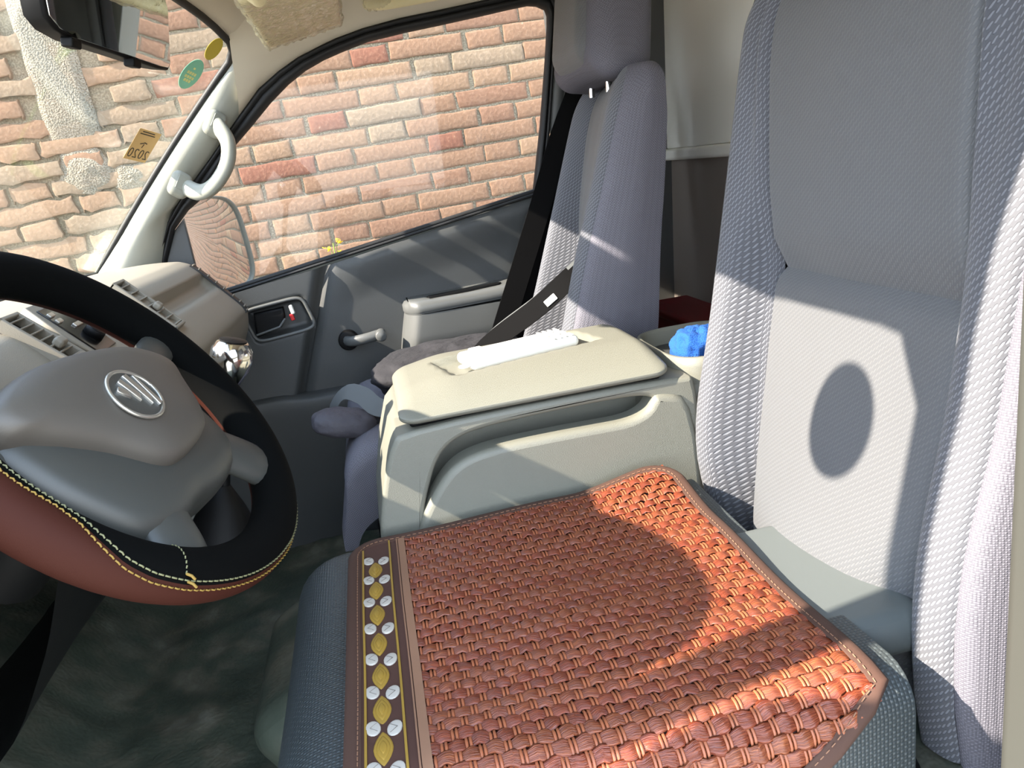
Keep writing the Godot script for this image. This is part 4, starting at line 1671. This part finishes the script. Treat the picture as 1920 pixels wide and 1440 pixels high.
# ---------------------------------------------------------------- woven seat mat
func mat_p(x: float, z: float, h := 0.0) -> Vector3:
	var y := 0.400 + 0.024 * smoothstep(-0.32, -0.18, x) * smoothstep(-0.30, -0.16, z)
	y += 0.003 * sin(x * 23.0) * sin(z * 17.0 + 1.0)
	var q := clampf((-0.592 - z) / 0.03, 0, 1)
	y -= 0.010 * q * q
	# the near side bends down over the edge of the cushion
	var o := maxf(-0.605 - x, 0)
	var w := lerpf(0.35, 1.0, smoothstep(-0.14, -0.22, z))
	var an := minf(o / 0.055, 1.25) * w
	var rest := maxf(o - 0.055 * 1.25, 0)
	var bx := x
	if o > 0:
		var rr := 0.055 / w
		bx = -0.605 - rr * sin(an) - rest * cos(an)
		y -= rr * (1 - cos(an)) + rest * sin(an)
	return Vector3(bx, y, z) + Vector3(-sin(an), cos(an), 0) * h if o > 0 else Vector3(bx, y + h, z)

func mat_rear(x: float) -> float:
	return -0.143 - maxf(0, -0.648 - x) * 1.7

func build_mat() -> void:
	var t := thing("seat_mat", "woven reddish brown straw mat with brown border on the driver's seat", "mat")
	var x0 := -0.172
	var x1 := -0.715
	var z0 := -0.601
	var z1 := -0.143
	# outline with rounded corners
	var loop := []
	for q in [[x0, z1, -1.0, -1.0, 0.050, 0.0], [x0, z0, -1.0, 1.0, 0.045, 1.0], [x1, z0, 1.0, 1.0, 0.03, 2.0], [x1, z1, 1.0, -1.0, 0.012, 3.0]]:
		for k in 9:
			var a: float = PI / 2 * k / 8.0
			var c := Vector2(q[0] + q[2] * q[4], q[1] + q[3] * q[4])
			var d := Vector2.ZERO
			match int(q[5]):
				0: d = Vector2(sin(a), cos(a))
				1: d = Vector2(cos(a), -sin(a))
				2: d = Vector2(-sin(a), -cos(a))
				3: d = Vector2(-cos(a), sin(a))
			loop.append([c + d * q[4], d])
		var nx: Array = [[x0, z0], [x1, z0], [x1, z1], [x0, z1]][int(q[5])]
		var last: Vector2 = loop[loop.size() - 1][0]
		var dir: Vector2 = loop[loop.size() - 1][1]
		var tgt := Vector2(nx[0], nx[1])
		var r: float = [0.045, 0.03, 0.012, 0.050][int(q[5])]
		for k in range(1, 24):
			var e := last.lerp(tgt - (tgt - last).normalized() * r, k / 24.0)
			loop.append([e, dir])
	for l in loop:
		var e: Vector2 = l[0]
		if e.y > mat_rear(e.x):
			l[0] = Vector2(e.x, mat_rear(e.x))
			l[1] = Vector2(-0.86, 0.5) if e.x < -0.65 else l[1]
	var ns := FastNoiseLite.new()
	ns.seed = 2
	ns.frequency = 30.0
	var rows := []
	for l in loop:
		var p: Vector2 = l[0]
		var d: Vector2 = l[1]
		var w := 0.016 + ns.get_noise_2d(p.x, p.y) * 0.0015
		var row := PackedVector3Array()
		for q in [[-w, 0.0020], [-w + 0.0005, 0.0036], [-w * 0.5, 0.0050], [-0.003, 0.0046], [0.0, 0.0020], [0.0, -0.002], [-0.004, -0.004]]:
			var e: Vector2 = p + d * q[0]
			row.append(mat_p(e.x, e.y, q[1]))
		rows.append(row)
	rows.append(rows[0])
	var g := Geo.new()
	g.grid(rows)
	part(t, "binding", g, M.binding, "brown cloth binding")
	g = Geo.new()
	for i in range(0, loop.size()):
		var p: Vector2 = loop[i][0] - loop[i][1] * 0.0128
		var q: Vector2 = loop[(i + 1) % loop.size()][0] - loop[(i + 1) % loop.size()][1] * 0.0128
		var m := int(maxf(1, p.distance_to(q) / 0.006))
		for k in m:
			var a := p.lerp(q, k / float(m))
			var b := p.lerp(q, (k + 0.6) / float(m))
			g.tube([mat_p(a.x, a.y, 0.0048), mat_p(b.x, b.y, 0.0048)], 0.0006, 4)
	part(t, "stitching", g, M.band_edge)
	# backing
	g = Geo.new()
	rows = []
	for j in 40:
		var row := PackedVector3Array()
		for i in 40:
			var bx := lerpf(x0 - 0.008, x1 + 0.008, j / 39.0)
			row.append(mat_p(bx, lerpf(z0 + 0.008, mat_rear(bx) - 0.014, i / 39.0), -0.0022))
		rows.append(row)
	g.grid(rows)
	part(t, "backing", g, M.band)
	# straw strands
	var pz := 0.0103
	var px := 0.0136
	var wz0 := -0.527
	var nw := int((z1 - 0.012 - wz0) / pz)
	var nx := int((x0 - x1 - 0.026) / px)
	var rng := RandomNumberGenerator.new()
	rng.seed = 4
	for k in nx + 1:
		var x := x0 - 0.014 - k * px
		var pts := []
		var ph := rng.randf_range(-0.0022, 0.0022)
		for i in nw * 4 + 1:
			var z := wz0 + pz * (i / 4.0 - 0.2)
			if z > mat_rear(x) - 0.010:
				break
			var w := cos(PI * (i / 4.0 - 0.2 + k))
			pts.append(mat_p(x + ph * sin(i * 0.45 + k * 1.7) + rng.randf_range(-0.0004, 0.0004), z, 0.0008 + 0.0014 * w))
		g = Geo.new()
		var rr := []
		for i in pts.size():
			rr.append(0.0074 + 0.0009 * sin(i * 0.83 + k * 2.1))
		g.tube(pts, rr, 8, false, Vector2(1.0, 0.17), mat_p(x, -0.35, 1.0) - mat_p(x, -0.35, 0.0), true)
		part(t, "weft_strand", g, M.strand[k % 4])
	for m in nw:
		var z := wz0 + m * pz
		g = Geo.new()
		for s in [-0.0018, 0.0018]:
			var pts := []
			for i in nx * 4 + 1:
				var x := x0 - 0.014 - px * i / 4.0
				if z > mat_rear(x) - 0.010:
					break
				var w := -cos(PI * (i / 4.0 + m))
				pts.append(mat_p(x, z + s, 0.0004 + 0.0018 * w))
			g.tube(pts, 0.0014, 6, false, Vector2(1.0, 0.65), Vector3.UP)
		part(t, "warp_strand", g, M.warp)
	# embroidered band along the front edge
	var zr := -0.534
	g = Geo.new()
	rows = []
	for j in 50:
		var row := PackedVector3Array()
		var x := lerpf(x0 - 0.010, x1 + 0.010, j / 49.0)
		for i in 10:
			var z := lerpf(z0 + 0.006, zr, i / 9.0)
			var c := 0.0
			if x > x0 - 0.045:
				c = 0.045 - sqrt(maxf(0.0, 0.045 * 0.045 - pow(0.045 - (x0 - x), 2.0)))
			row.append(mat_p(x, maxf(z, z0 + 0.006 + c), 0.0026))
		rows.append(row)
	g.grid(rows)
	var bd := part(t, "embroidered_band", g, M.band, "brown woven band with gold and silver flowers")
	for q in [[-0.5815, 0.0022, M.gold, "gold_line"], [-0.5475, 0.0022, M.gold, "gold_line"], [-0.5375, 0.0016, M.band_edge, "edge_line"], [-0.5315, 0.0085, M.band_edge, "edge_tape"]]:
		var pts := []
		for k in 40:
			var x := lerpf(x0 - (0.030 if q[0] < -0.56 else 0.012), x1 + 0.01, k / 39.0)
			pts.append(mat_p(x, q[0], 0.0034))
		g = Geo.new()
		g.ribbon(pts, [Vector3.UP], q[1], 0.0012)
		part(bd, q[3], g, q[2])
	var mot := 0
	var mx := -0.236
	while mx > -0.70:
		for s in [-1.0, 1.0]:
			var c := Vector2(mx - s * 0.003, -0.5655 + s * 0.0095)
			var mt := Transform3D(Basis(Vector3(0, 0, 1), Vector3(1, 0, 0), Vector3(0, 1, 0)), mat_p(c.x, c.y, 0.003))
			var ol := []
			for k in 16:
				var a := TAU * k / 16.0
				ol.append([cos(a) * 0.0068 + sin(a) * s * 0.001, sin(a) * 0.0098])
			g = Geo.new()
			g.dome(P2(ol), Vector2.ZERO, mt, [[1.0, -0.001], [1.0, 0.0004], [0.88, 0.0010], [0.5, 0.0012], [0.0, 0.0013]])
			var fl := part(bd, "silver_flower", g, M.silver_thread)
			g = Geo.new()
			g.tube([mt * Vector3(-0.004 * s, 0.0055, 0.0011), mt * Vector3(0.0025 * s, 0.0, 0.0013), mt * Vector3(-0.004 * s, -0.0055, 0.0011)], 0.0004, 4)
			part(fl, "grey_thread", g, M.thread_dark)
		for hgt in [[1.0, 0.0030], [0.70, 0.0038], [0.38, 0.0046]]:
			var mt := Transform3D(Basis(Vector3(0, 0, 1), Vector3(1, 0, 0), Vector3(0, 1, 0)), mat_p(mx - 0.0265, -0.5665, hgt[1]))
			var ol := []
			for k in 20:
				var a := TAU * k / 20.0
				ol.append([signf(cos(a)) * pow(absf(cos(a)), 1.7) * 0.0085 * hgt[0], signf(sin(a)) * pow(absf(sin(a)), 1.15) * 0.0205 * hgt[0]])
			g = Geo.new()
			g.dome(P2(ol), Vector2.ZERO, mt, [[1.0, -0.001], [1.0, 0.0004], [0.8, 0.0009], [0.0, 0.0010]])
			part(bd, "gold_diamond", g, M.gold)
		mx -= 0.0525
		mot += 1

# ---------------------------------------------------------------- small things
func screen_frame(a: float, t: float, off: float) -> Transform3D:
	var p := screen_at(a, t)
	var u := (screen_at(a, t + 0.01) - p).normalized()
	var r := (screen_at(a + 0.01, t) - p).normalized()
	var n := r.cross(u).normalized()
	if n.z < 0:
		n = -n
	r = u.cross(n).normalized()
	return Transform3D(Basis(r, u, n), p + n * off)

func oval(rx: float, ry: float, n := 32) -> PackedVector2Array:
	var o := PackedVector2Array()
	for k in n:
		o.append(Vector2(cos(TAU * k / n) * rx, sin(TAU * k / n) * ry))
	return o

func build_small_things() -> void:
	var g: Geo
	# stickers on the windscreen
	var sf := screen_frame(0.89, 0.832, 0.001)
	var t := thing("windscreen_sticker", "green oval sticker with pale print by the pillar trim", "sticker")
	g = Geo.new()
	g.slab(oval(0.029, 0.034), sf, 0.0, 0.0006, 0.0002, 1)
	part(t, "disc", g, M.sticker_green)
	for q in [[0.013, 0.012], [0.002, 0.034], [-0.007, 0.034], [-0.015, 0.026]]:
		for k in int(q[1] / 0.008):
			g = Geo.new()
			g.rbox(sf * Transform3D(Basis(), Vector3(-q[1] / 2 + 0.004 + k * 0.008, q[0], 0.0008)), Vector3(0.006, 0.006 if q[0] < 0.005 else 0.004, 0.0004), 0.0001, 1)
			part(t, "print", g, M.print_pale)
	t = thing("windscreen_sticker", "yellow oval sticker in the upper windscreen corner", "sticker")
	g = Geo.new()
	g.slab(oval(0.021, 0.025), screen_frame(0.910, 0.945, 0.001), 0.0, 0.0006, 0.0002, 1)
	part(t, "disc", g, M.sticker_yellow)
	t = thing("windscreen_sticker", "unseen oval sticker added at the driver corner of the windscreen to cast a shadow", "sticker")  # added out of view to cast the oval shadow on the backrest
	g = Geo.new()
	g.slab(oval(0.050, 0.064), screen_frame(-0.845, 0.805, 0.001), 0.0, 0.0006, 0.0002, 1)
	part(t, "disc", g, M.sticker_green)
	sf = screen_frame(0.88, 0.537, 0.001)
	t = thing("windscreen_sticker", "orange square sticker printed 2020, low on the windscreen", "sticker")
	g = Geo.new()
	g.slab(P2([[-0.036, -0.034], [0.036, -0.034], [0.036, 0.036], [-0.036, 0.036]]), sf, 0.0, 0.0006, 0.0002, 1)
	part(t, "paper", g, M.sticker_orange)
	var fo := SystemFont.new()
	fo.font_names = PackedStringArray(["Droid Sans Mono"])
	for q in [["2020", 0.028, Vector3(0, -0.018, 0.0009), 1.0]]:
		var tm := TextMesh.new()
		tm.font = fo
		tm.text = q[0]
		tm.font_size = 64
		tm.pixel_size = q[1] / 64.0
		tm.depth = 0.0004
		var o := part(t, "print", tm, M.print_dark)
		o.transform = sf * Transform3D(Basis().scaled(Vector3(-1, 1, 1)), q[2])

	for q in [[-0.006, 0.006, 0.3, 0.012], [0.004, 0.008, -0.2, 0.010], [0.0, 0.001, 1.3, 0.009], [-0.004, 0.026, 0.0, 0.048], [-0.004, 0.031, 0.0, 0.040]]:
		g = Geo.new()
		g.rbox(sf * Transform3D(Basis(Vector3.BACK, q[2]), Vector3(q[0], q[1], 0.0009)), Vector3(q[3], 0.0022, 0.0004), 0.0001, 1)
		part(t, "print", g, M.print_dark)

	# grab handle on the pillar
	t = thing("grab_handle", "light grey grab handle on the windscreen pillar", "handle")
	g = Geo.new()
	g.tube(spl([Vector3(0.655, 1.012, -0.768), Vector3(0.628, 1.006, -0.758), Vector3(0.605, 0.972, -0.744), Vector3(0.597, 0.930, -0.755), Vector3(0.600, 0.893, -0.790), Vector3(0.618, 0.884, -0.825), Vector3(0.645, 0.902, -0.858), Vector3(0.668, 0.912, -0.872)], 30), 0.0180, 14, false, Vector2(1.0, 0.8), Vector3(-1, 0, 0))
	part(t, "grip", g, M.handle)
	for q in [[Vector3(0.640, 1.014, -0.766), 0.3], [Vector3(0.640, 0.905, -0.864), -0.3]]:
		var bx := Basis(Vector3(-0.75, 0.1, 0.65).normalized(), 0.0)
		bx = Basis.looking_at(Vector3(0.8, -0.1, -0.6), Vector3.UP) * Basis(Vector3.BACK, -0.65)
		g = Geo.new()
		g.rbox(Transform3D(bx, q[0]), Vector3(0.042, 0.056, 0.030), 0.014, 4)
		var an := part(t, "anchor", g, M.handle)
		g = Geo.new()
		g.rbox(Transform3D(bx, q[0]) * Transform3D(Basis(), Vector3(0, 0, 0.0148)), Vector3(0.024, 0.030, 0.003), 0.001, 2)
		part(an, "cover_cap", g, M.handle)

	t = thing("roof_handle", "film wrapped grab handle on the rail above the passenger window", "handle")
	g = Geo.new()
	g.tube(spl([Vector3(0.628, 1.205, -0.412), Vector3(0.610, 1.200, -0.405), Vector3(0.600, 1.196, -0.375), Vector3(0.598, 1.200, -0.30), Vector3(0.600, 1.206, -0.235), Vector3(0.622, 1.215, -0.222)], 24), 0.011, 10)
	part(t, "grip", g, M.visor)
	var fb2 := FilmBend.new()
	fb2.ns.seed = 16
	fb2.ns.frequency = 40.0
	g = Geo.new()
	g.rbox(Transform3D(Basis(), Vector3(0.604, 1.203, -0.39)), Vector3(0.034, 0.030, 0.060), 0.012, 4, 12, fb2)
	part(t, "plastic_film", g, M.film)

	# interior mirror
	t = thing("interior_mirror", "black framed rear view mirror hanging from the roof", "mirror", "", Vector3(0.012, 1.114, -0.766))
	var mxx := Vector3(0.962, -0.07, 0.265).normalized()
	var mzn := Vector3(-0.26, -0.20, 0.95)
	mzn = (mzn - mxx * mzn.dot(mxx)).normalized()
	var mf := Transform3D(Basis(mxx, mzn.cross(mxx), mzn), Vector3.ZERO)
	var ol := P2([[-0.130, -0.005], [-0.122, -0.038], [-0.104, -0.049], [-0.07, -0.054], [0.12, -0.054], [0.146, -0.052], [0.152, -0.044], [0.150, 0.034], [0.140, 0.052], [0.12, 0.056], [-0.10, 0.056], [-0.126, 0.034]])
	g = Geo.new()
	g.slab(ol, mf, -0.028, 0.0, 0.006)
	part(t, "housing", g, M.black)
	g = Geo.new()
	var il := PackedVector2Array()
	for p in ol:
		il.append(p * Vector2(0.968, 0.93))
	g.slab(il, mf, 0.0, 0.001, 0.0005, 1)
	part(t, "glass", g, M.mirror)
	for q in [-0.075, 0.055]:
		g = Geo.new()
		g.rbox(mf * Transform3D(Basis(), Vector3(q, -0.057, -0.004)), Vector3(0.020, 0.012, 0.016), 0.003, 2)
		part(t, "clip", g, M.black)
	g = Geo.new()
	g.tube([mf * Vector3(-0.02, 0.0, -0.02), mf * Vector3(-0.02, 0.05, -0.05), mf * Vector3(-0.02, 0.12, -0.02)], 0.010, 10)
	part(t, "stalk", g, M.black)
	g = Geo.new()
	g.lathe([[0.0, -0.018], [0.015, -0.016], [0.017, -0.008], [0.017, 0.012], [0.0, 0.014]], mf * Transform3D(Basis(Vector3(0, 1, 0), Vector3(-1, 0, 0), Vector3(0, 0, 1)), Vector3(-0.138, 0.015, -0.012)), 20)
	part(t, "end_knob", g, M.silver, "grey knob at the end")

	# sun visor still in its plastic film
	t = thing("sun_visor", "beige sun visor still wrapped in wrinkled plastic film", "visor")
	var vx := Transform3D(Basis(Vector3(1, 0, 0), 0.0), Vector3(0.33, 1.152, -0.548)) * Transform3D(Basis(Vector3.RIGHT, -0.20), Vector3.ZERO)
	g = Geo.new()
	g.rbox(vx, Vector3(0.40, 0.022, 0.150), 0.010, 4, 4)
	part(t, "board", g, M.visor)
	var fb := FilmBend.new()
	fb.ns.seed = 6
	fb.ns.frequency = 22.0
	g = Geo.new()
	g.rbox(vx, Vector3(0.412, 0.029, 0.158), 0.012, 4, 30, fb)
	part(t, "plastic_film", g, M.film, "clear crinkled film")

	t = thing("sun_visor", "unseen driver sun visor added and tilted to shade the backrest", "visor")  # added out of view, tilted down to set the shadow edge on the backrest
	g = Geo.new()
	g.rbox(Transform3D(Basis(Vector3.RIGHT, 0.75), Vector3(-0.33, 1.118, -0.615)), Vector3(0.44, 0.020, 0.135), 0.009, 4, 3)
	part(t, "board", g, M.visor)

	# seat belts by the passenger door
	t = thing("seat_belt", "black seat belt hanging from the door post beside the passenger seat", "seat belt")
	g = Geo.new()
	g.lathe([[0.0, -0.012], [0.020, -0.012], [0.024, 0.0], [0.020, 0.014], [0.0, 0.016]], Transform3D(Basis(Vector3(0, 1, 0), Vector3(-1, 0, 0), Vector3(0, 0, 1)), Vector3(0.668, 1.03, 0.045)), 20)
	part(t, "anchor_bolt", g, M.console)
	g = Geo.new()
	g.ribbon(spl([Vector3(0.648, 1.035, 0.050), Vector3(0.640, 0.90, -0.030), Vector3(0.628, 0.765, -0.095), Vector3(0.610, 0.60, -0.178), Vector3(0.590, 0.45, -0.255), Vector3(0.575, 0.38, -0.29)], 20), [Vector3(-1, 0.1, 0.1)], 0.050, 0.0016)
	part(t, "webbing", g, M.belt)
	g = Geo.new()
	g.ribbon(spl([Vector3(0.655, 1.03, 0.055), Vector3(0.648, 0.80, -0.050), Vector3(0.630, 0.55, -0.165), Vector3(0.60, 0.38, -0.25)], 16), [Vector3(-1, 0.1, 0.35)], 0.046, 0.0016)
	part(t, "webbing", g, M.belt)
	t = thing("seat_belt", "black belt strap slanting across the passenger seat with white tags", "seat belt")
	var bp := spl([Vector3(0.325, 0.640, -0.105), Vector3(0.318, 0.618, -0.142), Vector3(0.325, 0.575, -0.205), Vector3(0.345, 0.515, -0.305), Vector3(0.36, 0.450, -0.37)], 18)
	g = Geo.new()
	g.ribbon(bp, [Vector3(-0.75, 0.6, -0.1)], 0.042, 0.003)
	part(t, "webbing", g, M.belt)
	g = Geo.new()
	var ep := []
	for p in bp:
		ep.append(p + Vector3(0.012, 0.020, 0.006))
	g.ribbon(ep, [Vector3(-0.75, 0.6, -0.1)], 0.007, 0.003)
	part(t, "edge", g, M.belt_grey)
	for q in [[7, 0.014], [14, 0.016]]:
		g = Geo.new()
		var d: Vector3 = (bp[q[0] + 1] - bp[q[0]]).normalized()
		var up := Vector3(-0.75, 0.6, -0.1)
		up = (up - d * d.dot(up)).normalized()
		g.rbox(Transform3D(Basis(d, up, d.cross(up)), bp[q[0]] + up * 0.003 + d.cross(up) * -0.008), Vector3(0.026, 0.003, q[1]), 0.001, 2)
		part(t, "tag", g, M.white)

	# white remote control in the tray
	t = thing("remote_control", "white oblong remote control lying in the console lid tray", "remote", "", Vector3(0.010, 0.5675, -0.306))
	t.rotation.y = 0.22
	g = Geo.new()
	g.rbox(Transform3D(Basis(), Vector3(0, 0.011, 0)), Vector3(0.074, 0.018, 0.180), 0.008, 4)
	part(t, "case", g, M.white)
	for j in 3:
		for k in 4:
			g = Geo.new()
			g.rbox(Transform3D(Basis(), Vector3(-0.024 + j * 0.024, 0.0212, 0.050 + k * 0.010)), Vector3(0.018, 0.0012, 0.0045), 0.0004, 1)
			part(t, "key", g, mat(Color(0.74, 0.74, 0.72), 0.5) if k % 2 == 0 else M.white)
	g = Geo.new()
	var lp := []
	for k in 16:
		lp.append(Vector3(cos(TAU * k / 16) * 0.007 - 0.022, 0.010, -0.098 + sin(TAU * k / 16) * 0.007))
	g.tube(lp, 0.0018, 6, true)
	part(t, "hanging_loop", g, M.white)
	g = Geo.new()
	g.rbox(Transform3D(Basis(), Vector3(0.040, 0.012, -0.055)), Vector3(0.016, 0.014, 0.022), 0.003, 2)
	part(t, "clip", g, M.white)

	# gear lever
	t = thing("gear_lever", "gear lever with round chrome knob behind the steering wheel", "gear lever", "", Vector3(0.0, 0.36, -0.80))
	g = Geo.new()
	g.tube([Vector3(0, 0, 0), Vector3(0, 0.12, 0.03), Vector3(0, 0.25, 0.068)], 0.008, 10)
	part(t, "shaft", g, M.black)
	var kx := Transform3D(Basis(Vector3.RIGHT, 0.35), Vector3(0, 0.278, 0.075))
	g = Geo.new()
	g.lathe([[0.0, -0.040], [0.012, -0.040], [0.018, -0.030], [0.027, -0.010], [0.030, 0.006], [0.0285, 0.020], [0.022, 0.030], [0.018, 0.032], [0.0, 0.033]], kx, 28)
	var kb := part(t, "knob", g, M.chrome)
	g = Geo.new()
	g.lathe([[0.0, 0.0325], [0.019, 0.0318], [0.019, 0.0335], [0.0, 0.035]], kx, 24)
	part(kb, "shift_plate", g, M.black)
	g = Geo.new()
	g.lathe([[0.07, -0.02], [0.055, 0.02], [0.03, 0.07], [0.012, 0.10], [0.0, 0.10]], Transform3D(Basis(Vector3.RIGHT, 0.2), Vector3.ZERO), 20)
	part(t, "gaiter", g, M.black)

	# blue cloth in the bin
	t = thing("cloth", "crumpled blue towelling cloth in the console bin", "cloth", "", Vector3(-0.070, 0.552, -0.045))
	g = Geo.new()
	lump(g, Vector3(0.034, 0.030, 0.040), 0.22, 14, 26.0)
	part(t, "fabric", g, M.cloth_blue)

	# things on the passenger seat
	t = thing("jacket", "dark crumpled jacket heaped on the passenger seat", "jacket", "", Vector3(0.46, 0.462, -0.37))
	g = Geo.new()
	lump(g, Vector3(0.13, 0.042, 0.17), 0.20, 31, 6.0)
	part(t, "fabric", g, M.cloth_dark)
	t = thing("brake_boot", "small dark grey padded lump standing in for the parking brake boot", "brake_boot", "", Vector3(0.275, 0.434, -0.606))  # taken for the parking brake boot, drawn as a padded bag on the seat
	t.rotation = Vector3(0.25, 0.15, 0.05)
	g = Geo.new()
	lump(g, Vector3(0.045, 0.026, 0.060), 0.08, 9, 20.0)
	part(t, "fabric", g, M.brake_boot)
	g = Geo.new()
	g.tube([Vector3(-0.01, 0.005, 0.052), Vector3(0.0, 0.010, 0.066), Vector3(0.012, 0.008, 0.078)], 0.010, 8)
	part(t, "end_tube", g, M.cloth_dark)
	t = thing("strap", "grey webbing strap looped over the front of the passenger seat", "strap")
	g = Geo.new()
	g.ribbon(spl([Vector3(0.345, 0.415, -0.628), Vector3(0.350, 0.452, -0.622), Vector3(0.335, 0.476, -0.595), Vector3(0.305, 0.470, -0.565), Vector3(0.270, 0.456, -0.545), Vector3(0.235, 0.456, -0.522), Vector3(0.20, 0.462, -0.49), Vector3(0.18, 0.452, -0.46)], 26), [Vector3(-0.4, 0.8, -0.5)], 0.036, 0.002)
	part(t, "webbing", g, M.belt_grey)

	# red box behind the passenger seat
	t = thing("storage_box", "dark red plastic box behind the passenger seat", "box", "", Vector3(0.35, 0.265, 0.17))
	g = Geo.new()
	g.rbox(Transform3D(Basis(), Vector3(0, 0.11, 0)), Vector3(0.50, 0.20, 0.10), 0.012, 3)
	part(t, "body", g, M.red)
	g = Geo.new()
	g.rbox(Transform3D(Basis(), Vector3(0, 0.213, 0)), Vector3(0.52, 0.022, 0.115), 0.008, 3)
	part(t, "lid", g, M.red)

func lump(g: Geo, size: Vector3, amt: float, seed_: int, freq: float) -> void:
	var ns := FastNoiseLite.new()
	ns.seed = seed_
	ns.frequency = freq
	var rows := []
	for j in 33:
		var a := PI * j / 32.0
		var row := PackedVector3Array()
		for i in 56:
			var b := TAU * i / 56.0
			var d := Vector3(sin(a) * cos(b), cos(a), sin(a) * sin(b))
			var p := Vector3(signf(d.x) * pow(absf(d.x), 0.8) * size.x, signf(d.y) * pow(absf(d.y), 0.8) * size.y, signf(d.z) * pow(absf(d.z), 0.8) * size.z)
			var k := 1.0 - absf(ns.get_noise_3d(p.x, p.y, p.z)) * 2.0
			p *= 1.0 + amt * (k - 0.6)
			p.y = maxf(p.y, -size.y * 0.75)
			row.append(p)
		rows.append(row)
	g.grid(rows, true)
